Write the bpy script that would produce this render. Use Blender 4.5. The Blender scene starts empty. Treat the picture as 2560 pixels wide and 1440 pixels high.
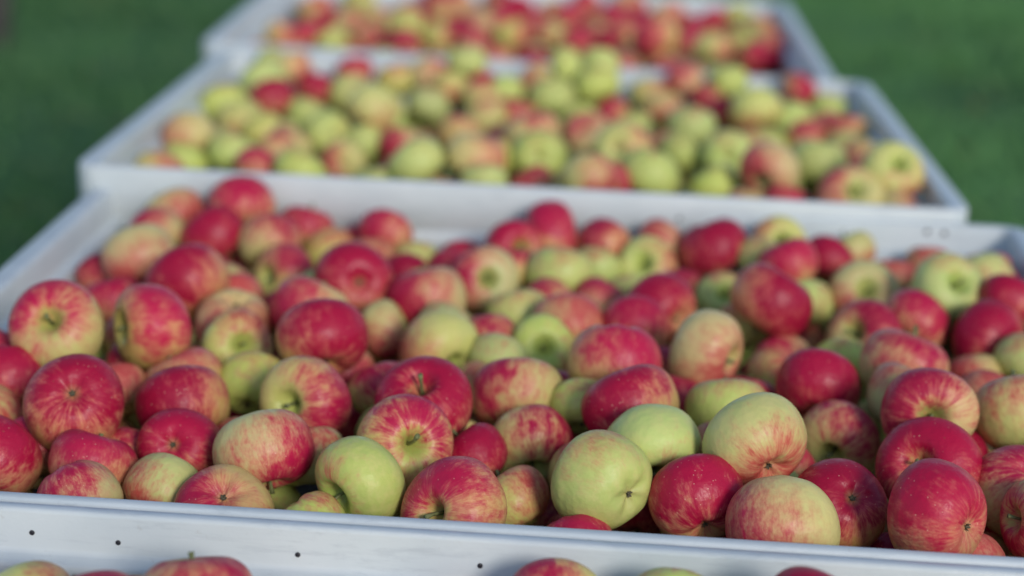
import bpy, math, random
import numpy as np
from mathutils import Vector, Matrix, Quaternion

S = bpy.context.scene
COL = S.collection

# ------------------------------------------------------------------ camera, sky, sun, exposure
RIM = 0.76                                   # height of the crate rims above the grass
cam_data = bpy.data.cameras.new('camera')
cam = bpy.data.objects.new('camera', cam_data)
COL.objects.link(cam)
cam.matrix_world = Matrix(((0.997266,-0.058387,0.045295,0.000000),(0.060853,0.301115,-0.951644,0.000000),(0.041924,0.951799,0.303845,1.423633),(0.000000,0.000000,0.000000,1.000000)))
cam_data.sensor_width = 36
cam_data.lens = 65.385
cam_data.clip_start = 0.05
cam_data.clip_end = 400
cam_data.dof.use_dof = True
cam_data.dof.focus_distance = 1.62
cam_data.dof.aperture_fstop = 2.0
cam_data.dof.aperture_blades = 9
S.camera = cam

SUN_AZ, SUN_EL = math.radians(152), math.radians(25)
world = bpy.data.worlds.new('World')
S.world = world
world.use_nodes = True
wn = world.node_tree
sky = wn.nodes.new('ShaderNodeTexSky')
sky.sky_type = 'NISHITA'
sky.sun_disc = False
sky.sun_elevation = SUN_EL
sky.sun_rotation = SUN_AZ
sky.air_density = 1.0
sky.dust_density = 0.6
sky.ozone_density = 2.0
wn.links.new(sky.outputs[0], wn.nodes['Background'].inputs[0])
wn.nodes['Background'].inputs[1].default_value = 0.15
sun_data = bpy.data.lights.new('sun', 'SUN')
sun_data.energy = 2.0
sun_data.angle = math.radians(13)
sun_data.color = (1.0, 0.94, 0.86)
sun = bpy.data.objects.new('sun', sun_data)
COL.objects.link(sun)
sdir = Vector((math.sin(SUN_AZ) * math.cos(SUN_EL), math.cos(SUN_AZ) * math.cos(SUN_EL), math.sin(SUN_EL)))
sun.rotation_euler = sdir.to_track_quat('Z', 'Y').to_euler()
sun.location = sdir * 20
S.view_settings.view_transform = 'Standard'
S.view_settings.look = 'None'
S.view_settings.gamma = 1
S.view_settings.use_curve_mapping = False
S.view_settings.exposure = 0.0
S.cycles.use_denoising = True
S.cycles.max_bounces = 6
S.cycles.diffuse_bounces = 3

random.seed(4)
rng = np.random.default_rng(4)

# ------------------------------------------------------------------ small helpers
def tag(o, label=None, cat=None, group=None, kind=None):
    for k, v in (('label', label), ('category', cat), ('group', group), ('kind', kind)):
        if v:
            o[k] = v
    return o

def mesh_obj(name, verts, faces, mat, parent=None, smooth=False):
    me = bpy.data.meshes.new(name)
    me.from_pydata([tuple(v) for v in verts], [], faces)
    me.materials.append(mat)
    if smooth:
        me.shade_smooth()
    me.update()
    o = bpy.data.objects.new(name, me)
    COL.objects.link(o)
    if parent:
        o.parent = parent
    return o

def empty(name, matrix):
    o = bpy.data.objects.new(name, None)
    o.empty_display_size = 0.1
    COL.objects.link(o)
    o.matrix_world = matrix
    return o

class NT:
    """tiny node-tree helper"""
    def __init__(s, name):
        s.m = bpy.data.materials.new(name)
        s.m.use_nodes = True
        s.t = s.m.node_tree
        s.b = s.t.nodes['Principled BSDF']
    def n(s, kind, **kw):
        x = s.t.nodes.new('ShaderNode' + kind)
        for k, v in kw.items():
            setattr(x, k, v)
        return x
    def put(s, sock, v):
        if isinstance(v, bpy.types.NodeSocket):
            s.t.links.new(v, sock)
        elif isinstance(v, (tuple, list)) and sock.type == 'RGBA' and len(v) == 3:
            sock.default_value = (*v, 1)
        else:
            sock.default_value = v
    def math(s, op, a, b=0.0, c=0.0, clamp=False):
        x = s.n('Math', operation=op, use_clamp=clamp)
        for i, v in enumerate((a, b, c)):
            s.put(x.inputs[i], v)
        return x.outputs[0]
    def vec(s, op, a, b=(0, 0, 0), scale=None):
        x = s.n('VectorMath', operation=op)
        s.put(x.inputs[0], a)
        s.put(x.inputs[1], b)
        if scale is not None:
            s.put(x.inputs['Scale'], scale)
        return x.outputs['Value'] if op in ('DOT_PRODUCT', 'LENGTH') else x.outputs[0]
    def ramp(s, v, lo, hi, a=0.0, b=1.0, smooth=True):
        x = s.n('MapRange', interpolation_type='SMOOTHSTEP' if smooth else 'LINEAR')
        for i, q in enumerate((v, lo, hi, a, b)):
            s.put(x.inputs[i], q)
        return x.outputs[0]
    def mix(s, f, a, b, mode='MIX'):
        x = s.n('Mix', data_type='RGBA', blend_type=mode)
        s.put(x.inputs[0], f)
        s.put(x.inputs[6], a)
        s.put(x.inputs[7], b)
        return x.outputs[2]
    def noise(s, vec, scale, detail=3.0, rough=0.5, dist=0.0):
        x = s.n('TexNoise')
        s.put(x.inputs['Vector'], vec)
        x.inputs['Scale'].default_value = scale
        x.inputs['Detail'].default_value = detail
        x.inputs['Roughness'].default_value = rough
        x.inputs['Distortion'].default_value = dist
        return x.outputs[0]
    def bump(s, h, strength, dist):
        x = s.n('Bump')
        s.put(x.inputs['Height'], h)
        x.inputs['Strength'].default_value = strength
        x.inputs['Distance'].default_value = dist
        s.put(s.b.inputs['Normal'], x.outputs[0])
    def out(s, color=None, rough=None):
        if color is not None:
            s.put(s.b.inputs['Base Color'], color)
        if rough is not None:
            s.put(s.b.inputs['Roughness'], rough)
        return s.m

# ------------------------------------------------------------------ materials
def apple_skin(name, per_object):
    t = NT(name)
    kind = 'OBJECT' if per_object else 'GEOMETRY'
    def attr(n, color=True):
        x = t.n('Attribute', attribute_type=kind, attribute_name=n)
        return x.outputs['Color'] if color == 'c' else (x.outputs['Vector'] if color else x.outputs['Fac'])
    P = t.n('TexCoord').outputs['Object'] if per_object else attr('fruit_place')
    ground, blush_dir = attr('skin_ground', 'c'), attr('blush_dir')
    deep = attr('skin_blush', 'c')
    cover, seed = attr('blush_cover', False), attr('skin_seed', False)
    sv = t.vec('ADD', P, t.vec('SCALE', (3.1, 5.7, 2.3), scale=seed))
    sep = t.n('SeparateXYZ'); t.put(sep.inputs[0], P)
    x, y, z = sep.outputs
    rho = t.math('SQRT', t.math('ADD', t.math('MULTIPLY', x, x), t.math('MULTIPLY', y, y)))
    # meridian streaks: the pattern hardly changes from stem to calyx
    com = t.n('CombineXYZ')
    rr = t.math('ADD', rho, 0.04)
    t.put(com.inputs[0], t.math('DIVIDE', x, rr)); t.put(com.inputs[1], t.math('DIVIDE', y, rr))
    t.put(com.inputs[2], t.math('MULTIPLY', z, 0.9))
    mer = t.vec('ADD', com.outputs[0], t.vec('SCALE', (1.9, 4.1, 7.7), scale=seed))
    streak = t.noise(mer, 5.5, 4.0, 0.65, 0.15)
    fine = t.noise(mer, 19.0, 3.0, 0.7)
    broad = t.noise(sv, 2.6, 2.0, 0.5)
    patch = t.noise(sv, 8.0, 4.0, 0.6)
    N = t.vec('NORMALIZE', P)
    d = t.vec('DOT_PRODUCT', N, blush_dir)
    v = t.math('MULTIPLY', d, 0.62)
    v = t.math('ADD', v, cover)
    v = t.math('ADD', v, t.math('MULTIPLY', t.math('SUBTRACT', broad, 0.5), 1.1))
    v = t.math('ADD', v, t.math('MULTIPLY', t.math('SUBTRACT', streak, 0.5), attr('skin_streak', False)))
    v = t.math('ADD', v, t.math('MULTIPLY', t.math('SUBTRACT', patch, 0.5), 0.75))
    v = t.math('ADD', v, t.math('MULTIPLY', t.math('SUBTRACT', fine, 0.5), 0.30))
    stem_end = t.math('MULTIPLY', t.ramp(t.math('ADD', rho, t.math('MULTIPLY', t.math('SUBTRACT', patch, 0.5), 0.22)), 0.03, 0.30, 1.0, 0.0), t.ramp(z, 0.0, 0.1))
    v = t.math('SUBTRACT', v, t.math('MULTIPLY', stem_end, 0.60))
    mask = t.ramp(v, -0.46, 0.58)
    # the ground colour: greener in the stem hollow
    g = t.mix(t.math('MULTIPLY', t.ramp(patch, 0.35, 0.7), 0.35), ground, (0.69, 0.57, 0.24))
    g = t.mix(t.math('MULTIPLY', t.ramp(broad, 0.45, 0.75), 0.30), g, (0.38, 0.52, 0.15))
    g = t.mix(t.math('MULTIPLY', stem_end, 0.6), g, (0.32, 0.42, 0.08))
    coral = t.mix(t.ramp(fine, 0.35, 0.65), (0.63, 0.165, 0.125), (0.53, 0.055, 0.072))
    red = t.mix(t.ramp(t.math('ADD', v, t.math('MULTIPLY', t.math('SUBTRACT', streak, 0.5), 0.8)), 0.02, 0.86), coral, deep)
    c = t.mix(mask, g, red)
    # lenticels
    vo = t.n('TexVoronoi', feature='F1'); t.put(vo.inputs['Vector'], sv); vo.inputs['Scale'].default_value = 17.0
    vo.inputs['Randomness'].default_value = 1.0
    dots = t.ramp(vo.outputs['Distance'], 0.06, 0.16, 1.0, 0.0)
    keep = t.n('SeparateColor'); t.put(keep.inputs[0], vo.outputs['Color'])
    dots = t.math('MULTIPLY', dots, t.ramp(keep.outputs[0], 0.25, 0.8))
    dots = t.math('MULTIPLY', dots, t.ramp(mask, 0.3, 0.9, 0.10, 0.65))
    c = t.mix(dots, c, (0.74, 0.42, 0.30))
    # a rusty ring round the calyx hollow, dull russet down in both hollows
    cal = t.math('MULTIPLY', t.ramp(rho, 0.0, 0.12, 1.0, 0.0), t.ramp(z, 0.0, -0.1))
    c = t.mix(t.math('MULTIPLY', cal, 0.6), c, (0.40, 0.29, 0.12))
    c = t.mix(t.math('MULTIPLY', t.ramp(rho, 0.0, 0.07, 1.0, 0.0), t.math('MULTIPLY', stem_end, 0.6)), c, (0.20, 0.20, 0.05))
    scar = t.math('MULTIPLY', t.ramp(t.noise(sv, 5.5, 5.0, 0.7, 1.2), 0.70, 0.76), 0.55)
    c = t.mix(scar, c, (0.34, 0.24, 0.11))
    spots = t.ramp(t.noise(sv, 26.0, 1.0, 0.5), 0.80, 0.84)
    c = t.mix(t.math('MULTIPLY', spots, 0.5), c, (0.16, 0.09, 0.04))
    t.bump(t.noise(sv, 9.0, 3.0, 0.5), 0.10, 0.02)
    rough = t.ramp(t.noise(sv, 5.0, 4.0, 0.6), 0.3, 0.7, 0.33, 0.50)
    t.b.inputs['IOR'].default_value = 1.45
    t.b.inputs['Specular IOR Level'].default_value = 0.32
    t.b.inputs['Subsurface Weight'].default_value = 0.0
    return t.out(c, rough)

def bin_plastic():
    t = NT('bin_plastic')
    P = t.n('TexCoord').outputs['Object']
    a = t.noise(P, 4.0, 4.0, 0.6)
    mp = t.n('Mapping'); t.put(mp.inputs[0], P); mp.inputs['Scale'].default_value = (3.0, 30.0, 60.0)
    s = t.noise(mp.outputs[0], 2.0, 5.0, 0.7)
    c = t.mix(t.ramp(a, 0.3, 0.7), (0.52, 0.575, 0.595), (0.61, 0.655, 0.665))
    c = t.mix(t.math('MULTIPLY', t.ramp(s, 0.56, 0.76), 0.30), c, (0.34, 0.37, 0.41))
    mp2 = t.n('Mapping'); t.put(mp2.inputs[0], P); mp2.inputs['Scale'].default_value = (5.0, 9.0, 34.0)
    sm = t.noise(mp2.outputs[0], 2.2, 6.0, 0.72, 0.3)
    c = t.mix(t.math('MULTIPLY', t.ramp(sm, 0.52, 0.70), 0.34), c, (0.30, 0.34, 0.38))
    c = t.mix(t.math('MULTIPLY', t.ramp(sm, 0.40, 0.30), 0.5), c, (0.70, 0.72, 0.74))
    f = t.noise(P, 60.0, 4.0, 0.75)
    c = t.mix(t.math('MULTIPLY', t.ramp(f, 0.62, 0.75), 0.30), c, (0.33, 0.30, 0.26))
    t.bump(t.noise(P, 90.0, 3.0, 0.6), 0.15, 0.002)
    return t.out(c, t.ramp(a, 0.3, 0.7, 0.38, 0.52))

def plain(name, color, rough, var=0.25, scale=20.0, metallic=0.0):
    t = NT(name)
    a = t.noise(t.n('TexCoord').outputs['Object'], scale, 3.0, 0.6)
    dark = tuple(v * (1 - var) for v in color)
    t.b.inputs['Metallic'].default_value = metallic
    return t.out(t.mix(t.ramp(a, 0.3, 0.7), dark, color), rough)

def grass_ground():
    t = NT('grass_ground')
    P = t.n('TexCoord').outputs['Object']
    a, b = t.noise(P, 0.9, 3.0, 0.5), t.noise(P, 7.0, 4.0, 0.6)
    c = t.mix(t.ramp(a, 0.35, 0.65), (0.020, 0.085, 0.024), (0.065, 0.180, 0.045))
    c = t.mix(t.math('MULTIPLY', t.ramp(b, 0.5, 0.7), 0.5), c, (0.085, 0.085, 0.035))
    return t.out(c, 0.9)

def grass_blade():
    t = NT('grass_blade')
    P = t.n('TexCoord').outputs['Object']
    a, b = t.noise(P, 0.9, 4.0, 0.6), t.noise(P, 40.0, 2.0, 0.5)
    sx = t.n('SeparateXYZ'); t.put(sx.inputs[0], P)
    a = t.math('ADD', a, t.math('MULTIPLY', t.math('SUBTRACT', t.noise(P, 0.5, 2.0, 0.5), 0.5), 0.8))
    a = t.math('ADD', a, t.ramp(sx.outputs[0], -2.0, 2.0, -0.24, 0.20))  # shade on the left painted into the blade colour, lighter to the right
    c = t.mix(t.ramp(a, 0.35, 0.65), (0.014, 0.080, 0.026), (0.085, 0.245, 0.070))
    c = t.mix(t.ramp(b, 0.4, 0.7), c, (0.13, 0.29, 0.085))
    c = t.mix(t.math('MULTIPLY', t.ramp(t.noise(P, 3.2, 2.0, 0.5), 0.60, 0.72), 0.35), c, (0.16, 0.16, 0.05))
    t.b.inputs['Transmission Weight'].default_value = 0.0
    return t.out(c, 0.6)

MAT_SKIN = apple_skin('apple_skin', True)
MAT_SKIN_HEAP = apple_skin('apple_skin_heap', False)
MAT_BIN = bin_plastic()
MAT_SCREW = plain('dark_screw', (0.02, 0.02, 0.028), 0.5, 0.3)
MAT_STEM = plain('apple_stem', (0.20, 0.22, 0.08), 0.7, 0.5, 9.0)
MAT_CALYX = plain('dry_calyx', (0.14, 0.12, 0.07), 0.9, 0.6, 9.0)
MAT_BARK = plain('bark', (0.075, 0.065, 0.06), 0.9, 0.5, 14.0)
MAT_LEAF = plain('tree_leaf', (0.05, 0.10, 0.03), 0.6, 0.45, 3.0)
MAT_DRY = plain('dry_leaf', (0.24, 0.15, 0.04), 0.8, 0.5, 9.0)
MAT_GROUND = grass_ground()
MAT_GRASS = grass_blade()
# ------------------------------------------------------------------ ground and grass
gv, gf, n = [], [], 60
for j in range(n + 1):
    for i in range(n + 1):
        u, v = (i / n * 2 - 1), (j / n * 2 - 1)
        px, py = 150 * u * abs(u), 150 * v * abs(v)
        r = math.hypot(px, py)
        gv.append((px, py, 0.25 * math.sin(px * 0.11) * math.sin(py * 0.09) * min(1, max(0, (r - 8) / 20))))
for j in range(n):
    for i in range(n):
        a = j * (n + 1) + i
        gf.append((a, a + 1, a + n + 2, a + n + 1))
tag(mesh_obj('ground', gv, gf, MAT_GROUND, smooth=True), 'dark green mown orchard ground under the crates', kind='structure')

def scatter_mesh(name, tris, mat):
    me = bpy.data.meshes.new(name)
    nt = len(tris)
    me.vertices.add(nt * 3)
    me.vertices.foreach_set('co', np.ascontiguousarray(tris, dtype=np.float32).ravel())
    me.loops.add(nt * 3)
    me.loops.foreach_set('vertex_index', np.arange(nt * 3, dtype=np.int32))
    me.polygons.add(nt)
    me.polygons.foreach_set('loop_start', np.arange(0, nt * 3, 3, dtype=np.int32))
    me.polygons.foreach_set('loop_total', np.full(nt, 3, dtype=np.int32))
    me.materials.append(mat)
    me.update(calc_edges=True)
    o = bpy.data.objects.new(name, me)
    COL.objects.link(o)
    return o

NB = 330000
# density falls with distance from the crates
r = rng.random(NB) ** 0.7
gx = np.clip(rng.normal(0, 1, NB) * (1.0 + 4.0 * r), -22, 22)
gy = -3.0 + 22.0 * r + rng.normal(0, 1.2, NB)
h = rng.uniform(0.022, 0.065, NB) * (1 + 0.6 * np.sin(gx * 3.1 + gy * 2.3) * np.sin(gy * 1.7 - gx))
w = rng.uniform(0.0018, 0.0040, NB) * (1 + r * 1.6)
ang = rng.uniform(0, 2 * math.pi, NB)
la, ln = rng.uniform(0, 2 * math.pi, NB), rng.uniform(0.1, 0.8, NB) * h
base = np.stack([gx, gy, np.zeros(NB)], 1)
side = np.stack([np.cos(ang) * w, np.sin(ang) * w, np.zeros(NB)], 1)
tip = base + np.stack([np.cos(la) * ln, np.sin(la) * ln, h], 1)
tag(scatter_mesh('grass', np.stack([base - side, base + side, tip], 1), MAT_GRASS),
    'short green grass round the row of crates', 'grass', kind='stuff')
NL = 500
lx, ly = rng.uniform(-6, 6, NL), rng.uniform(0, 11, NL)
lv = []
for k in range(NL):
    a, s2 = rng.uniform(0, 6.28), rng.uniform(0.02, 0.035)
    c0 = np.array([lx[k], ly[k], rng.uniform(0.03, 0.055)])
    d1 = np.array([math.cos(a), math.sin(a), rng.uniform(-0.3, 0.3)]) * s2
    d2 = np.array([-math.sin(a), math.cos(a), rng.uniform(-0.3, 0.3)]) * s2 * 0.5
    lv += [[c0 - d1, c0 + d2, c0 + d1], [c0 - d1, c0 + d1, c0 - d2]]
tag(scatter_mesh('fallen_leaves', np.array(lv), MAT_DRY), 'yellow brown leaves fallen on the grass', 'leaves', kind='stuff')

# ------------------------------------------------------------------ one orchard tree at the far left
def tube(path, radii, sides=8):
    vs, fs = [], []
    for k, (p, r0) in enumerate(zip(path, radii)):
        p = Vector(p)
        d = (Vector(path[min(k + 1, len(path) - 1)]) - Vector(path[max(k - 1, 0)])).normalized()
        a = d.cross(Vector((0.3, 1, 0.1))).normalized(); b = d.cross(a)
        for i in range(sides):
            t = 2 * math.pi * i / sides
            vs.append(p + (a * math.cos(t) + b * math.sin(t)) * r0 * (1 + 0.12 * math.sin(3 * t + k)))
    for k in range(len(path) - 1):
        for i in range(sides):
            j = (i + 1) % sides
            fs.append((k * sides + i, k * sides + j, (k + 1) * sides + j, (k + 1) * sides + i))
    fs.append(tuple(reversed(range(sides))))
    fs.append(tuple((len(path) - 1) * sides + i for i in range(sides)))
    return vs, fs

def orchard_tree(x, y, label):
    root = empty('apple_tree', Matrix.Translation((x, y, 0)))
    tag(root, label, 'tree')
    R = random.Random(int(x * 100))
    path = [(R.uniform(-.03, .03) * k, R.uniform(-.03, .03) * k, z) for k, z in enumerate((-0.05, 0.1, 0.5, 1.0, 1.5, 2.0, 2.7))]
    vs, fs = tube(path, (0.085, 0.06, 0.052, 0.048, 0.042, 0.03, 0.015), 12)
    mesh_obj('trunk', vs, fs, MAT_BARK, root, True)
    tris = []
    for k in range(11):
        a = 2.4 * k + R.uniform(-.3, .3)
        z0 = 1.35 + 0.11 * k
        L = R.uniform(0.7, 1.25) * (1 - 0.03 * k)
        pts = [(0, 0, z0), (math.cos(a) * L * .4, math.sin(a) * L * .4, z0 + .22), (math.cos(a) * L, math.sin(a) * L, z0 + .30 + R.uniform(0, .3))]
        vs, fs = tube(pts, (0.024, 0.014, 0.005), 6)
        mesh_obj('branch', vs, fs, MAT_BARK, root, True)
        for _ in range(650):
            s = R.uniform(.2, 1.05)
            c = Vector(pts[0]).lerp(Vector(pts[2]), s) + Vector((R.gauss(0, .16), R.gauss(0, .16), R.gauss(0.03, .13)))
            d1 = Vector((R.gauss(0, 1), R.gauss(0, 1), R.gauss(0, .6))).normalized() * R.uniform(.025, .045)
            d2 = d1.cross(Vector((R.gauss(0, 1), R.gauss(0, 1), R.gauss(0, 1)))).normalized() * R.uniform(.012, .02)
            tris += [[c - d1, c + d2, c + d1], [c - d1, c + d1, c - d2]]
    o = scatter_mesh('crown', np.array(tris), MAT_LEAF)
    o.parent = root
    return root
orchard_tree(-2.47, 7.22, 'slim dark tree trunk standing in the grass far left of the crates')

# ------------------------------------------------------------------ crates
def rounded(x0, x1, y0, y1, rad, seg=5, grooves=()):
    """closed plan outline, counter-clockwise, each straight side carrying shallow grooves"""
    pts = []
    for cx, cy, a0 in ((x1 - rad, y0 + rad, -90), (x1 - rad, y1 - rad, 0), (x0 + rad, y1 - rad, 90), (x0 + rad, y0 + rad, 180)):
        for k in range(seg + 1):
            a = math.radians(a0 + 90 * k / seg)
            pts.append((cx + rad * math.cos(a), cy + rad * math.sin(a)))
    return pts

def ring(loops, close_bottom=False):
    n = len(loops[0])
    vs = [v for L_ in loops for v in L_]
    fs = []
    for k in range(len(loops) - 1):
        for i in range(n):
            j = (i + 1) % n
            fs.append((k * n + i, k * n + j, (k + 1) * n + j, (k + 1) * n + i))
    return vs, fs

def box(x0, x1, y0, y1, z0, z1, b=0.003):
    vs, fs = [], []
    for z, i in ((z0, b), (z0 + b, 0), (z1 - b, 0), (z1, b)):
        vs += [(x0 + i, y0 + i, z), (x1 - i, y0 + i, z), (x1 - i, y1 - i, z), (x0 + i, y1 - i, z)]
    for k in range(3):
        for i in range(4):
            j = (i + 1) % 4
            fs.append((k * 4 + i, k * 4 + j, (k + 1) * 4 + j, (k + 1) * 4 + i))
    fs += [(3, 2, 1, 0), (12, 13, 14, 15)]
    return vs, fs

DEPTH = 1.0
def crate(width, M, label, screws_back=(), head=1.0):
    root = empty('fruit_crate', M)
    tag(root, label, 'crate', 'white fruit crates standing in a row')
    W, L_ = width / 2, DEPTH
    H = RIM - 0.10
    def lp(ix, iy, z, rad):
        return [(x, y, z) for x, y in rounded(-W + ix, W - ix, iy, L_ - iy, rad)]
    # outer wall, below the rim
    vs, fs = ring([lp(.012, .006, -H, .03), lp(.012, .006, -.075, .03), lp(.010, .005, -.070, .032)])
    a = len(vs)
    vs2, fs2 = ring([lp(.044, .034, -.046, .014), lp(.046, .036, -.052, .012), lp(.050, .040, -H + .02, .012)])
    vs += vs2; fs += [tuple(i + a for i in f) for f in fs2]
    n = len(vs2) // 3
    fs.append(tuple(a + 2 * n + i for i in range(n)))
    mesh_obj('body', vs, fs, MAT_BIN, root, False)
    # the moulded rim: lip, top, inner face, ledge
    vs, fs = ring([lp(.010, .005, -.070, .032), lp(.001, .0, -.066, .036), lp(.0, -.0, -.004, .036), lp(.0015, .0012, -.0012, .035), lp(.004, .003, .0, .034),
                   lp(.024, .0105, .0, .020), lp(.0275, .0128, -.001, .018), lp(.029, .014, -.004, .017),
                   lp(.030, .016, -.034, .017), lp(.031, .018, -.0375, .017), lp(.034, .021, -.039, .017),
                   lp(.041, .030, -.040, .015), lp(.0435, .033, -.042, .014), lp(.044, .034, -.046, .014)])
    mesh_obj('rim', vs, fs, MAT_BIN, root, True)
    # stiffening ribs outside, and feet
    for s in (-1, 1):
        for k in range(6):
            y = .09 + k * .164
            v_, f_ = box(*sorted((s * (W - .012), s * (W - .002))), y - .012, y + .012, -H + .01, -.078)
            mesh_obj('rib', v_, f_, MAT_BIN, root)
    for y in (0.002, L_ - .010):
        for k in range(8):
            x = -W + .09 + k * (2 * W - .18) / 7
            v_, f_ = box(x - .012, x + .012, y - .003, y + .0065, -H + .01, -.078)
            mesh_obj('rib', v_, f_, MAT_BIN, root)
    for x in (-W + .06, 0, W - .06):
        v_, f_ = box(x - .05, x + .05, .01, L_ - .01, -RIM - .04, -H + .003, .006)
        mesh_obj('runner', v_, f_, MAT_BIN, root)
    # small dark screws in the inner face of the far rim
    for (x, z, iy) in screws_back:
        vs, fs = [], []
        for k, (rr, yy) in enumerate(((.0024, .0006), (.0022, -.0002), (.0013, -.0006))):
            for i in range(12):
                t = 2 * math.pi * i / 12
                vs.append((head * rr * math.cos(t), yy, head * rr * math.sin(t)))
        for k in range(2):
            for i in range(12):
                j = (i + 1) % 12
                fs.append((k * 12 + i, k * 12 + j, k * 12 + 12 + j, k * 12 + 12 + i))
        fs.append(tuple(24 + i for i in range(12)))
        o = mesh_obj('screw', vs, fs, MAT_SCREW, root)
        o.location = (x, L_ - iy, z)
    return root

crate(1.25, Matrix(((0.99952,0.02817,-0.01297,-0.08573),(-0.02839,0.99946,-0.01671,0.40945),(0.01250,0.01707,0.99978,0.74315),(0.00000,0.00000,0.00000,1.00000))), 'nearest white crate, only its far rim with dark screws in view', ((-0.405,-0.021,0.0158),(-0.331,-0.025,0.0158),(-0.178,-0.025,0.0158),(-0.025,-0.024,0.0158),), 1.0)
crate(1.25, Matrix(((0.99952,0.02817,-0.01297,-0.08737),(-0.02839,0.99946,-0.01671,1.41575),(0.01250,0.01707,0.99978,0.75995),(0.00000,0.00000,0.00000,1.00000))), 'white crate in sharp focus, full of large red and yellow apples', ((-0.356,-0.010,0.0158),(-0.224,-0.010,0.0158),(-0.089,-0.010,0.0158),(0.101,-0.010,0.0158),(0.164,-0.010,0.0158),(0.490,-0.010,0.0158),(0.512,-0.011,0.0158),(-0.091,-0.062,0.0405),(0.103,-0.062,0.0405),(0.427,-0.062,0.0405),), 1.45)
crate(1.2, Matrix(((0.99991,-0.01327,-0.00135,-0.11028),(0.01330,0.99957,0.02613,2.39277),(0.00100,-0.02614,0.99966,0.80002),(0.00000,0.00000,0.00000,1.00000))), 'blurred white crate of mostly yellow-green apples behind the focused one', ((-.4,-.02,.0158),(-.15,-.02,.0158),(.12,-.02,.0158),(.37,-.02,.0158)), 1.0)
crate(1.2, Matrix(((0.99982,-0.01384,0.01305,-0.17202),(0.01376,0.99988,0.00653,3.44228),(-0.01313,-0.00635,0.99989,0.76929),(0.00000,0.00000,0.00000,1.00000))), 'farthest white crate, full of mostly red apples, cut by the picture top', ((-.4,-.02,.0158),(-.15,-.02,.0158),(.12,-.02,.0158),(.37,-.02,.0158)), 1.0)

# ------------------------------------------------------------------ apples
def apple_profile(seed, nu, nv):
    """unit apple (diameter 1): returns verts, faces, bottom of stem hollow, bottom of calyx hollow"""
    R = random.Random(seed)
    hz = R.uniform(.385, .445)            # half height
    ds, ws = R.uniform(.19, .24), R.uniform(.105, .14)
    dc, wc = R.uniform(.08, .115), R.uniform(.135, .18)
    taper, lob, ph = R.uniform(.02, .13), R.uniform(.004, .018), R.uniform(0, 6.28)
    bulge = [(R.uniform(0, 6.28), R.uniform(-.03, .03)) for _ in range(3)]
    tilt = R.uniform(-.10, .10)
    sq = R.uniform(.76, .92)
    us = []
    for k in range(nu + 1):
        s = k / nu
        us.append(math.pi * (s - .085 * math.sin(2 * math.pi * s) * 1.0))   # denser near both poles
    vs, fs = [], []
    for k in range(1, nu):
        f = us[k]
        for i in range(nv):
            t = 2 * math.pi * i / nv
            rr = .5 * math.sin(f) ** sq * (1 + taper * math.cos(f))
            z = hz * math.copysign(abs(math.cos(f)) ** .86, math.cos(f))
            low = max(0.0, -math.cos(f))
            rr *= 1 + lob * math.cos(5 * t + ph) * low * 1.6 + lob * .35 * math.cos(5 * t + ph)
            for m, (p0, am) in enumerate(bulge):
                rr *= 1 + am * math.cos((m + 1) * t + p0)
            z += tilt * rr * math.cos(t)
            z -= ds * math.exp(-(rr / ws) ** 2) if f < math.pi / 2 else 0
            z -= .03 * math.exp(-(rr / .27) ** 2) if f < math.pi / 2 else 0
            if f > math.pi / 2:
                z += dc * math.exp(-(rr / wc) ** 2) * (1 + .10 * math.cos(5 * t + ph)) + .02 * math.exp(-(rr / .3) ** 2)
                z += lob * .9 * math.cos(5 * t + ph) * math.exp(-((rr - .2) / .1) ** 2)
            vs.append((rr * math.cos(t), rr * math.sin(t), z))
    for k in range(nu - 2):
        for i in range(nv):
            j = (i + 1) % nv
            fs.append((k * nv + i, (k + 1) * nv + i, (k + 1) * nv + j, k * nv + j))
    zt, zb = hz - ds - .03, -hz + dc + .02
    grow = .515 / max(math.hypot(v[0], v[1]) for v in vs)
    vs = [(v[0] * grow, v[1] * grow, v[2]) for v in vs]
    a = len(vs)
    vs += [(0, 0, zt), (0, 0, zb)]
    for i in range(nv):
        j = (i + 1) % nv
        fs.append((a, i, j))
        fs.append((a + 1, (nu - 2) * nv + j, (nu - 2) * nv + i))
    return vs, fs, zt, zb

def stem_mesh(seed, zt):
    R = random.Random(seed + 50)
    L_ = R.uniform(.20, .33)
    b = R.uniform(-.06, .06)
    path = [(0, 0, zt - .01), (b * .1, 0, zt + L_ * .3), (b * .5, .01, zt + L_ * .65), (b * 1.3, .015, zt + L_)]
    vs, fs = tube(path, (.024, .018, .017, .027), 8)
    me = bpy.data.meshes.new('stem')
    me.from_pydata([tuple(v) for v in vs], [], fs); me.materials.append(MAT_STEM); me.shade_smooth()
    return me

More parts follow.
